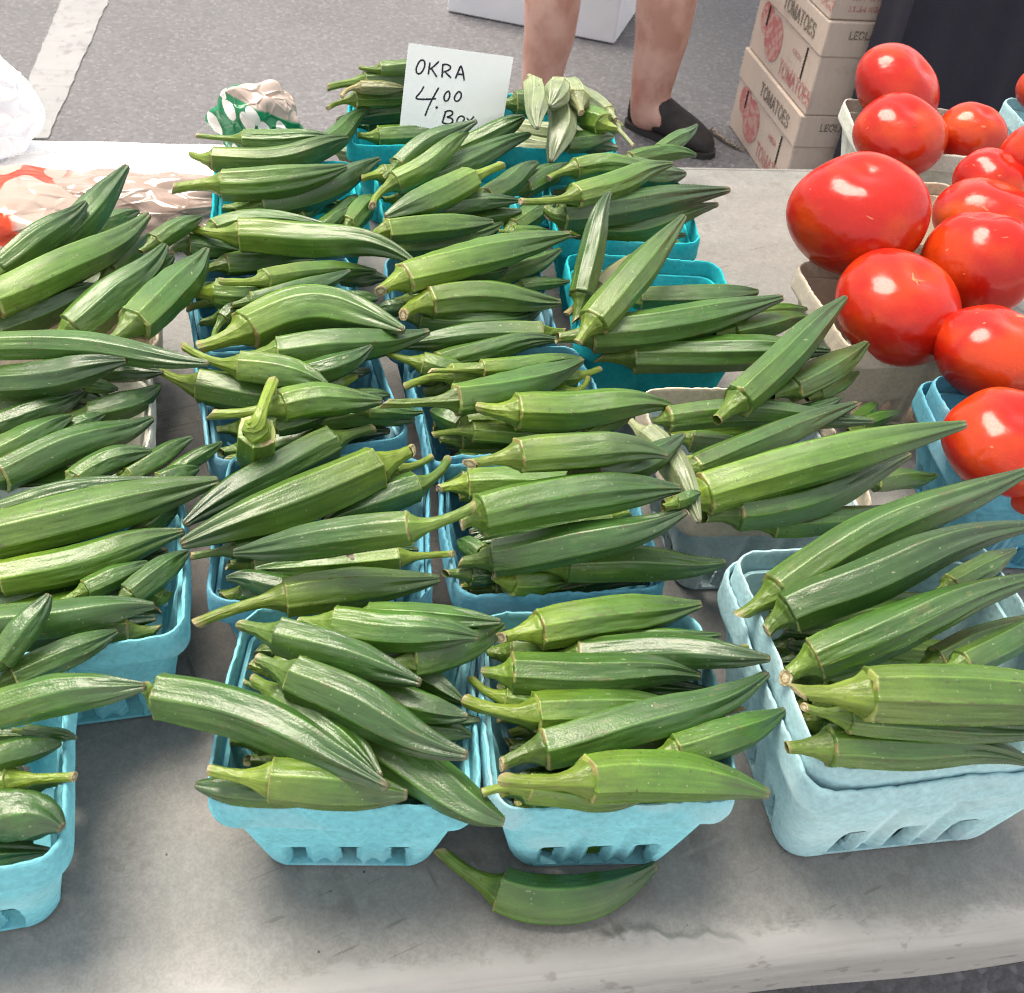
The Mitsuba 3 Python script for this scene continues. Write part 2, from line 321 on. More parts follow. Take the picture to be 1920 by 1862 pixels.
# ---------------------------------------------------------------- the produce table
def build_table():
    x0, x1 = -1.5, 1.9
    fy = lambda x: 0.2335 + 0.0075 * (x - 0.19) + 0.0012 * math.sin(9 * x + 1) + 0.0005 * math.sin(31 * x)
    xs = np.concatenate([np.linspace(x0, -0.02, 90), np.linspace(-0.015, 0.50, 330), np.linspace(0.51, x1, 80)])
    prof, R = [], 0.016
    flat = (0.030, 0.024, 0.019, 0.015, 0.0115, 0.0085, 0.006, 0.004, 0.002)
    for a in flat: prof.append((R + a, 0.0))
    for k in range(11):
        a = math.pi / 2 * k / 10
        prof.append((R - R * math.sin(a), -(R - R * math.cos(a))))
    front = []
    for x in xs:
        # a crease in the skin of the table, running into the rounded edge
        g = 1 / (1 + math.exp(-(x - 0.142) / 0.006)) * 1 / (1 + math.exp((x - 0.222) / 0.004))
        yc = 0.0165 - 0.013 * max(0.0, min(1.0, (x - 0.150) / 0.070)) + 0.002 * math.sin(x * 160) + 0.0012 * math.sin(x * 410)
        row = []
        for k, (dy, dz) in enumerate(prof):
            bump = 0.0034 * g * (math.exp(-((dy - yc - R * 0.55) / 0.0032) ** 2) - 0.5 * math.exp(-((dy - yc - R * 0.55 - 0.006) / 0.004) ** 2))
            lump = 0.0009 * float(meshkit.noise(np.array([x * 34, dy * 60, 2.0]), 3) - 0.5) * min(1.0, 5 * max(0.0, 0.045 - dy) / 0.03)
            row.append((x, fy(x) + dy + lump, TZ + dz + bump + (0.0 if k == 0 else lump)))
        row += [(x, fy(x) - 0.001 + 0.0008 * math.sin(x * 23 + h * 90), TZ - R - h) for h in (0.004, 0.010, 0.018, 0.027)]
        row += [(x, fy(x) + 0.004, TZ - 0.048), (x, fy(x) + 0.03, TZ - 0.048)]
        front.append(row)
    F = np.array(front)
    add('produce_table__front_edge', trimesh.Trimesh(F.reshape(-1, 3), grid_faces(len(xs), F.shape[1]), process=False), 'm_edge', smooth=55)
    # top sheet
    ysn = 14
    T = np.array([[(x, (1 - q) * (fy(x) + R + 0.030) + q * 1.216, TZ) for q in np.linspace(0, 1, ysn)] for x in xs])
    add('produce_table__top', trimesh.Trimesh(T.reshape(-1, 3), grid_faces(len(xs), ysn)[:, ::-1], process=False), 'm_table', smooth=30)
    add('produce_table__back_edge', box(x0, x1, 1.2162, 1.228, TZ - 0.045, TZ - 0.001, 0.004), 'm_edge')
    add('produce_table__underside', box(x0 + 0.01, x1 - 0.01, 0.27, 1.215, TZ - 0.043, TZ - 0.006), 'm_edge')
    n = 0
    for x in (-1.3, 0.25, 1.75):
        for y in (0.34, 1.12):
            add('produce_table__leg' + ('' if n == 0 else '_%03d' % n), trimesh.creation.cylinder(0.016, TZ - 0.044, sections=16).apply_translation((x, y, (TZ - 0.044) / 2)), 'm_metal', smooth=40)
            n += 1
    tag('produce_table', 'scuffed grey-beige folding table with a pale dented front edge', 'table')
    labels['produce_table__front_edge'] = {'label': 'pale scuffed rounded front edge with a dent'}
build_table()

# ---------------------------------------------------------------- pulp boxes
def rr(n_side, n_cor, hx, hy, rc):
    """A rounded rectangle, counter-clockwise from the front left: points, outward normals, side number, place along the side in metres from its middle."""
    P, N, S, D = [], [], [], []
    cs = [(-1, -1), (1, -1), (1, 1), (-1, 1)]
    for k in range(4):
        a, b = np.array(cs[k]) * (hx - rc, hy - rc), np.array(cs[(k + 1) % 4]) * (hx - rc, hy - rc)
        d = (b - a) / np.linalg.norm(b - a); nn = np.array([d[1], -d[0]])
        for i in range(n_side):
            q = i / n_side
            P.append(a + (b - a) * q + nn * rc); N.append(nn); S.append(k); D.append((q - 0.5) * np.linalg.norm(b - a))
        t0 = math.atan2(nn[1], nn[0])
        for i in range(n_cor):
            t = t0 + math.pi / 2 * i / n_cor
            m = np.array([math.cos(t), math.sin(t)])
            P.append(b + m * rc); N.append(m); S.append(-1); D.append(0)
    return np.array(P), np.array(N), np.array(S), np.array(D)

def shell(layers_o, layers_i, on, uv_y):
    nr, nc = layers_o.shape[:2]
    V = np.concatenate([layers_o.reshape(-1, 3), layers_i.reshape(-1, 3)])
    off = nr * nc
    idx = lambda i, j: i * nc + j % nc
    I, J = np.nonzero(on)
    a, b, c, d = idx(I, J), idx(I, J + 1), idx(I + 1, J + 1), idx(I + 1, J)
    F = [np.stack([a, b, c], -1), np.stack([a, c, d], -1), np.stack([a, c, b], -1) + off, np.stack([a, d, c], -1) + off]
    pad = np.zeros((nr + 1, nc), bool); pad[1:nr] = on
    for i, j in zip(I, J):
        for (di, dj, p, q) in ((-1, 0, (i, j), (i, j + 1)), (1, 0, (i + 1, j + 1), (i + 1, j)), (0, -1, (i + 1, j), (i, j)), (0, 1, (i, j + 1), (i + 1, j + 1))):
            if not pad[i + 1 + di, (j + dj) % nc]:
                u, v = idx(*p), idx(*q)
                F.append(np.array([[v, u, u + off], [v, u + off, v + off]]))
    uv = np.stack([np.zeros(2 * off), np.tile(np.repeat(uv_y, nc), 2)], -1)
    return trimesh.Trimesh(V, np.vstack(F), process=False), uv

def make_box(key, x, y, rot, sx, sy, material, seed, z0=TZ, h=0.09, label='', group=None, fine=True):
    rng = np.random.default_rng(seed)
    ns, ncn = (64, 9) if fine else (34, 6)
    th = 0.0024
    ca, sa = math.cos(rot), math.sin(rot)
    warp = rng.normal(0, 1, (4, 6))
    def place(P, z, lift):
        out = np.concatenate([P, np.full((len(P), 1), 0.0)], 1)
        out[:, 2] = z
        # the soft pulp is never quite true
        q = np.concatenate([P * 16, np.full((len(P), 1), seed * 3.7)], 1)
        k = (meshkit.noise(q, seed) - 0.5) * 0.0050 * lift
        nrm = P / (np.linalg.norm(P, axis=1, keepdims=True) + 1e-9)
        out[:, :2] += nrm * k[:, None]
        return np.stack([x + out[:, 0] * ca - out[:, 1] * sa, y + out[:, 0] * sa + out[:, 1] * ca, z0 + out[:, 2]], -1)
    hx, hy = sx / 2, sy / 2
    # wall
    zs = np.array([0.0015, 0.0035, 0.006, 0.009, 0.012, 0.015, 0.018, 0.021, 0.024, 0.0265, 0.029, 0.032, 0.037, 0.043, 0.050, 0.057, 0.064, 0.071, 0.0775])
    zs = zs * h / 0.09
    lo, li = [], []
    on = np.ones((len(zs) - 1, 4 * (ns + ncn)), bool)
    for i, z in enumerate(zs):
        f = z / zs[-1]
        ins = 0.0160 * (1 - f) ** 1.05 + 0.0045
        if z < 0.006: ins += 0.003 * (1 - z / 0.006) ** 2
        P, N, S, D = rr(ns, ncn, hx - ins, hy - ins, 0.0175 - 0.003 * f)
        L = np.where(S % 2 == 0, hx, hy) * 2
        dep = np.zeros(len(P)); raise_ = np.zeros(len(P))
        for c in (-0.5, 0.5):
            g2 = np.exp(-((D - c * 0.2 * L) / 0.0052) ** 2) * (S >= 0)
            dep += 0.0036 * g2 * (1 - f) ** 0.25 * (f < 0.97)
            raise_ += 0.0035 * g2
        for c in (-1, 0, 1):
            g2 = np.exp(-((D - c * 0.2 * L) / 0.0070) ** 8) * (S >= 0)
            dep += 0.0050 * g2 * (1 if z < 0.029 * h / 0.09 else max(0.0, 1 - (z - 0.029 * h / 0.09) / 0.004))
        zz = z + raise_ * max(0.0, 1 - z / 0.012)
        lo.append(place(P - N * dep[:, None], zz, f)); li.append(place(P - N * (dep + th)[:, None], zz, f))
        if i < len(zs) - 1 and (zs[i] + zs[i + 1]) / 2 < 0.0258 * h / 0.09:
            for c in (-1, 0, 1):
                on[i] &= ~((np.abs(D - c * 0.2 * L + 0.0005) < (0.0042 if z < 0.0235 * h / 0.09 else 0.0026)) & (S >= 0))
    m, uv = shell(np.array(lo), np.array(li), on, np.linspace(0, 0.2, len(zs)))
    add(key + '__wall', m, material, smooth=32)
    # rim band
    zb = np.array([0.0715, 0.0712, 0.0722, 0.0745, 0.0775, 0.081, 0.0855, 0.0885, 0.09]) * h / 0.09
    ob = np.array([-0.0035, -0.0012, 0.0, 0.0004, 0.0002, 0.0, 0.0, -0.0004, -0.0010])
    tb = np.array([0.001, 0.003, 0.0034, 0.0034, 0.0032, 0.003, 0.0028, 0.0026, 0.0012])
    lo, li = [], []
    for i, (z, o) in enumerate(zip(zb, ob)):
        P, N, S, D = rr(ns, ncn, hx + o, hy + o, 0.0165)
        f = max(0.0, (i - 4) / 4)
        q = np.concatenate([P * 24, np.full((len(P), 1), seed * 1.9)], 1)
        dz = ((meshkit.noise(q, seed + 5) - 0.5) * 0.0040 + (meshkit.noise(q * 11, seed + 6) - 0.5) * 0.0014) * f
        dn = ((meshkit.noise(q * 13, seed + 8) - 0.5) * 0.0016) * f + (meshkit.noise(q * 2.2, seed + 9) - 0.5) * 0.002
        lo.append(place(P + N * dn[:, None], z + dz, 1.0)); li.append(place(P + N * (dn - tb[i])[:, None], z + dz * 0.8, 1.0))
    m, uv = shell(np.array(lo), np.array(li), np.ones((len(zb) - 1, 4 * (ns + ncn)), bool), np.array([0.3, .35, .4, .5, .6, .7, .8, .95, 1.0]))
    add(key + '__rim_band', m, 'm_pulp_tan' if material == 'm_pulp_grey' else material, smooth=50)
    if material == 'm_pulp_grey': labels[key + '__rim_band'] = {'label': 'tan rim of the grey box'}
    # base
    P, N, S, D = rr(ns // 2, ncn, hx - 0.0215, hy - 0.0215, 0.015)
    top, bot = place(P, 0.0042, 0), place(P, 0.0018, 0)
    n = len(P)
    V = np.concatenate([top, bot, [[x, y, z0 + 0.0044]], [[x, y, z0 + 0.0018]]])
    j = np.arange(n); k = (j + 1) % n
    Fc = np.vstack([np.stack([j, k, np.full(n, 2 * n)], -1), np.stack([k + n, j + n, np.full(n, 2 * n + 1)], -1), np.stack([j, j + n, k + n], -1), np.stack([j, k + n, k], -1)])
    add(key + '__base', trimesh.Trimesh(V, Fc, process=False), material, smooth=40)
    tag(key, label, 'produce box', group)

BOXES = [
    [0.0075, 0.3599, -0.1061, 0.1394, 0.134, 0.0, 0.101, 'm_pulp_sky', True, 'light blue pulp box of okra nearest the front, left of centre'],
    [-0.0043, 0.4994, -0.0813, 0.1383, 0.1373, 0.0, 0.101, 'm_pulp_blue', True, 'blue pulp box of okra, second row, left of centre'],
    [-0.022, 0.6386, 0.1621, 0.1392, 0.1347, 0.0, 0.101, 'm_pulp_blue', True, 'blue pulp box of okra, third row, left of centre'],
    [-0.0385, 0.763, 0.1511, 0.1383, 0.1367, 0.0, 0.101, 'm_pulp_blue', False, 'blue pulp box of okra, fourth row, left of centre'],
    [-0.0286, 0.9438, 0.0427, 0.1396, 0.1384, 0.0, 0.101, 'm_pulp_turq', False, 'turquoise pulp box of okra, fifth row, left of the sign'],
    [0.103, 1.1185, -0.0456, 0.1397, 0.14, 0.0, 0.101, 'm_pulp_turq', False, 'turquoise pulp box of okra at the back, left of the sign'],
    [0.148, 0.3464, -0.0742, 0.1374, 0.1349, 0.0, 0.101, 'm_pulp_white', True, 'light blue pulp box of okra at front centre, behind the loose pod'],
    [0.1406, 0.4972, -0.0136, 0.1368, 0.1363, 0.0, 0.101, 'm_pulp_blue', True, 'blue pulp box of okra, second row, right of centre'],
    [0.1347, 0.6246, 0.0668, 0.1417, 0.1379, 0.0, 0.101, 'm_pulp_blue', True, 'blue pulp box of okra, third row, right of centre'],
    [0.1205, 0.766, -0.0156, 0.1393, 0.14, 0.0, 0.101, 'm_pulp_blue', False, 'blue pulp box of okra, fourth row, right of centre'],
    [0.1248, 0.9339, 0.0192, 0.1405, 0.138, 0.0, 0.101, 'm_pulp_turq', False, 'turquoise pulp box of okra with the price card standing in it'],
    [0.2549, 1.1136, -0.1989, 0.1395, 0.1396, 0.0, 0.101, 'm_pulp_turq', False, 'turquoise pulp box of pale okra at the back, right of the sign'],
    [0.3322, 0.3564, 0.0085, 0.172, 0.1603, 0.016, 0.108, 'm_pulp_pale', True, 'upper pale blue pulp box of the doubled pair at front right'],
    [0.307, 0.5626, -0.0061, 0.1433, 0.1425, 0.0, 0.101, 'm_pulp_grey', True, 'grey pulp box with a tan rim under the longest bright okra'],
    [0.2812, 0.7614, -0.1152, 0.1433, 0.1416, 0.0, 0.101, 'm_pulp_turq', True, 'bright turquoise pulp box with upright okra leaning out'],
    [0.2892, 0.9276, -0.0785, 0.1404, 0.1389, 0.0, 0.101, 'm_pulp_turq', False, 'turquoise pulp box of okra at the rear right'],
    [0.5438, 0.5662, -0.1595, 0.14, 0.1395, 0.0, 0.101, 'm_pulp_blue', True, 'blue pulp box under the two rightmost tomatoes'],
    [0.5005, 0.7511, -0.0037, 0.14, 0.1409, 0.0, 0.101, 'm_pulp_tan', True, 'tan pulp box holding the two largest tomatoes'],
    [0.6889, 1.125, -0.1579, 0.1422, 0.1404, 0.0, 0.101, 'm_pulp_stone', False, 'pale stone pulp box of tomatoes in front of the cartons'],
    [0.9143, 1.1436, -0.1427, 0.14, 0.1402, 0.0, 0.101, 'm_pulp_pale', False, 'pale blue pulp box at the right picture edge, behind the tomatoes'],
    [-0.208, 0.3365, 0.0964, 0.14, 0.1301, 0.0, 0.101, 'm_pulp_sky', True, 'light blue pulp box cut by the left picture edge at the front'],
    [-0.1594, 0.4714, 0.0824, 0.14, 0.1307, 0.0, 0.101, 'm_pulp_sky', True, 'blue pulp box with one dark slot at the far left, second row'],
    [-0.193, 0.6119, 0.0643, 0.14, 0.1355, 0.0, 0.101, 'm_pulp_stone', True, 'greyish stone pulp box of okra at the far left, third row'],
    [-0.1983, 0.7571, 0.0575, 0.14, 0.1373, 0.0, 0.101, 'm_pulp_tan', False, 'tan pulp box of okra at the far left rear'],
    [0.3322, 0.3564, 0.0085, 0.181, 0.1693, 0.0, 0.11, 'm_pulp_pale', True, 'lower pale blue pulp box of the doubled pair at front right'],
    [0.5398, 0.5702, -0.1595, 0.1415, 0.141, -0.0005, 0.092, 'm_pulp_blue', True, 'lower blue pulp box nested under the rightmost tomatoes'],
    [0.6, 0.925, -0.03, 0.14, 0.135, 0, 0.1, 'm_pulp_tan', False, 'tan pulp box mostly hidden behind the largest tomato']
]
for i, (x, y, rot, sx, sy, z, h, m, fine, label) in enumerate(BOXES):
    make_box(numbered('produce_box'), x, y, rot, sx, sy, m, 11 + 7 * i, z0=TZ + z, h=h, label=label, fine=fine)

# ---------------------------------------------------------------- okra
def bezier(a, q, c, t):
    t = t[:, None]
    return (1 - t) ** 2 * a + 2 * t * (1 - t) * q + t * t * c
def frames(P):
    T = np.gradient(P, axis=0); T /= np.linalg.norm(T, axis=1, keepdims=True)
    down = np.array([0, 0, -1.0])
    A = down - T * (T @ down)[:, None]
    A /= np.linalg.norm(A, axis=1, keepdims=True) + 1e-9
    return T, A, np.cross(T, A)
def pod(i, tone, S, H, M, Tp, R, cut):
    rng = np.random.default_rng(1000 + i)
    n = int(rng.choice([5, 6, 6, 7, 7, 8]))
    cls = 'gydbp'.index(tone)
    H, M, Tp, S = [np.array(v, float) / 10000 for v in (H, M, Tp, S)]
    R = R / 100000 * 1.16
    q = 2 * M - 0.5 * (H + Tp)
    big = R > 0.0085
    na, nt = (72, 34) if big else (48, 24)
    t = np.concatenate([[-0.002, 0, 0.008], np.linspace(0.02, 0.985, nt), [0.995, 1.0]])
    fat = rng.normal(0, 0.035)
    prof = np.interp(t, [0, .05, .12, .3, .45, .62, .8, .93, 1], [.91, .94, .97, 1, .995, .90 + fat, .64 + fat, .35, .18])
    k = np.hanning(5); k /= k.sum()
    prof = np.convolve(np.pad(prof, 2, mode='edge'), k, 'valid')
    prof[0], prof[1], prof[2] = 0.70, 0.895, 0.955
    prof[-2], prof[-1] = prof[-3] * 0.82, 0.0
    P = bezier(H, q, Tp, t)
    # slight irregular bends
    T, A, B = frames(P)
    L = np.linalg.norm(Tp - H)
    w1, w2 = rng.normal(0, 0.017, 2) * L
    P = P + A * (w1 * np.sin(2 * np.pi * t) * t)[:, None] + B * (w2 * np.sin(2 * np.pi * t) * t)[:, None]
    T, A, B = frames(P)
    th = np.linspace(0, 2 * np.pi, na + 1)
    j1, j2 = rng.uniform(0, 6.28, 2)
    jit = lambda a: a + 0.16 * (np.sin(a + j1) - math.sin(j1)) + 0.11 * (np.sin(2 * a + j2) - math.sin(j2))
    off = rng.random()
    tw = rng.normal(0, 0.25)
    TH, TT = np.meshgrid(th, t)
    phi = n * (jit(TH) / (2 * np.pi) + off + tw * TT / (2 * np.pi))
    fr = phi - np.floor(phi)
    loc = (fr - 0.5) * 2 * np.pi / n
    poly = math.cos(math.pi / n) / np.cos(loc)
    poly = 1 - (1 - poly) * (0.48 + 0.45 * np.clip((TT - 0.6) / 0.3, 0, 1))
    d = np.minimum(fr, 1 - fr)
    rh = rng.uniform(0.45, 1.35, 40)[np.clip(np.floor(phi + 0.5).astype(int) % n, 0, 39)]
    ridge = 0.058 * rh * np.exp(-(d / 0.065) ** 2) - 0.030 * np.exp(-((fr - 0.5) / 0.22) ** 2) * np.clip(TT / 0.1, 0.3, 1)
    flute = -0.15 * np.clip((TT - 0.62) / 0.25, 0, 1) * np.exp(-((fr - 0.5) / 0.2) ** 2)
    lump = 0.05 * (meshkit.noise(np.stack([np.cos(TH) * 1.4 + i, np.sin(TH) * 1.4, TT * 6], -1), i) - 0.5)
    rad = R * prof[:, None] * (poly + ridge + flute + lump)
    sq = 1 + rng.normal(0, 0.035)
    V = P[:, None] + A[:, None] * (rad * np.cos(TH) * sq)[..., None] + B[:, None] * (rad * np.sin(TH) / sq)[..., None]
    V[0] = V[0] - T[0] * 0.0002
    uv = np.stack([phi % 1 * 0 + (phi - n * off) + (n * off) % 1 + 16 * i + 2, np.clip(TT, 0, 1) + 2 * cls], -1)
    body = trimesh.Trimesh(V.reshape(-1, 3), grid_faces(len(t), na + 1)[:, ::-1], process=False)
    key = numbered('okra_pod')
    add(key + '__body', body, 'm_okra', smooth=True, uv=uv.reshape(-1, 2))
    # calyx and stem
    dr0 = -(P[3] - P[1]); dr0 /= np.linalg.norm(dr0)
    Ls = np.linalg.norm(S - H)
    qs = H + dr0 * Ls * 0.5
    ns_ = 22 if big else 15
    u = np.linspace(0, 1, ns_)
    Ps = bezier(H - dr0 * 0.0003, qs, S, u)
    capL = min(0.62, 1.15 * R / max(Ls, 1e-4))           # the flared cap is about as long as the pod is thick
    thin = rng.uniform(0.24, 0.31)
    rs = np.interp(u / capL, [0, .06, .14, .35, .65, 1.0, 1.6, 9], [.76, .80, .75, .58, .44, thin + .06, thin, thin * rng.uniform(.85, 1.05)])
    rs[-2:] *= 1.06
    Ts, As, Bs = frames(Ps)
    TH, UU = np.meshgrid(th, u)
    phi2 = n * (jit(TH) / (2 * np.pi) + off)
    fr = phi2 - np.floor(phi2)
    poly = math.cos(math.pi / n) / np.cos((fr - 0.5) * 2 * np.pi / n)
    poly = 1 - (1 - poly) * 0.75
    lump = 0.12 * (meshkit.noise(np.stack([np.cos(TH) * 1.2, np.sin(TH) * 1.2 + i, UU * 7], -1), i + 50) - 0.5)
    rad = R * rs[:, None] * (poly + lump)
    Vs = Ps[:, None] + As[:, None] * (rad * np.cos(TH))[..., None] + Bs[:, None] * (rad * np.sin(TH))[..., None]
    slant = rng.normal(0, 0.5, 2)
    for r_ in (-1, -2):
        Vs[r_] += Ts[-1] * ((np.cos(th) * slant[0] + np.sin(th) * slant[1]) * R * rs[-1])[:, None]
    uvs = np.stack([phi2 - n * off + (n * off) % 1 + 16 * i + 2, UU + 2 * cls], -1)
    add(key + '__stem', trimesh.Trimesh(Vs.reshape(-1, 3), grid_faces(ns_, na + 1)[:, ::-1], process=False), 'm_stem', smooth=True, uv=uvs.reshape(-1, 2))
    if cut:
        ring = Vs[-1][:-1]
        c = ring.mean(0)
        inner = c + (ring - c) * 0.93 + Ts[-1] * 0.0003
        mid = c + (ring - c) * 0.5 + Ts[-1] * 0.0001
        Vc = np.concatenate([ring - Ts[-1] * 0.0002, inner, mid, [c - Ts[-1] * 0.0003]])
        m = len(ring); j = np.arange(m); k = (j + 1) % m
        Fc = np.vstack([np.stack([j + o, k + o, k + m + o], -1) for o in (0, m)] + [np.stack([j + o, k + m + o, j + m + o], -1) for o in (0, m)] + [np.stack([j + 2 * m, k + 2 * m, np.full(m, 3 * m)], -1)])
        a = th[:-1]
        cu = np.stack([np.cos(a), np.sin(a)], -1)
        uvc = np.concatenate([cu, cu * 0.93, cu * 0.5, [[0, 0]]])
        add(key + '__stem__cut_end', trimesh.Trimesh(Vc, Fc, process=False), 'm_cut', smooth=True, uv=uvc)
    return key

GROUPS = {'A1': 'okra pods in the front-row left-centre box', 'A2': 'okra pods in the second-row left-centre box', 'A3': 'okra pods in the third-row left-centre box', 'A4': 'okra pods in the fourth-row left-centre box', 'A5': 'okra pods in the fifth-row left-centre box', 'A6': 'okra pods in the back box left of the sign', 'B1': 'okra pods in the front-row right-centre box', 'B2': 'okra pods in the second-row right-centre box', 'B3': 'okra pods in the third-row right-centre box', 'B4': 'okra pods in the fourth-row right-centre box', 'B5': 'okra pods in the box holding the sign', 'B6': 'okra pods in the back box right of the sign', 'C1': 'okra pods in the front right box', 'C2': 'okra pods in the second-row right box', 'C3': 'okra pods in the bright turquoise box', 'C4': 'okra pods in the rear right box', 'L1': 'okra pods in the front far-left box', 'L2': 'okra pods in the second-row far-left box', 'L3': 'okra pods in the third-row far-left box', 'L4': 'okra pods in the rear far-left box', 'TABLE': None, 'FA1': 'okra pods buried in the front-row left-centre box', 'FA2': 'okra pods buried in the second-row left-centre box', 'FA3': 'okra pods buried in the third-row left-centre box', 'FA4': 'okra pods buried in the fourth-row left-centre box', 'FA5': 'okra pods buried in the fifth-row left-centre box', 'FA6': 'okra pods buried in the back box left of the sign', 'FB1': 'okra pods buried in the front-row right-centre box', 'FB2': 'okra pods buried in the second-row right-centre box', 'FB3': 'okra pods buried in the third-row right-centre box', 'FB4': 'okra pods buried in the fourth-row right-centre box', 'FB5': 'okra pods buried in the box holding the sign', 'FB6': 'okra pods buried in the back box right of the sign', 'FC1': 'okra pods buried in the front right box', 'FC2': 'okra pods buried in the second-row right box', 'FC3': 'okra pods buried in the bright turquoise box', 'FC4': 'okra pods buried in the rear right box', 'FL1': 'okra pods buried in the front far-left box', 'FL2': 'okra pods buried in the second-row far-left box', 'FL3': 'okra pods buried in the third-row far-left box', 'FL4': 'okra pods buried in the rear far-left box'}
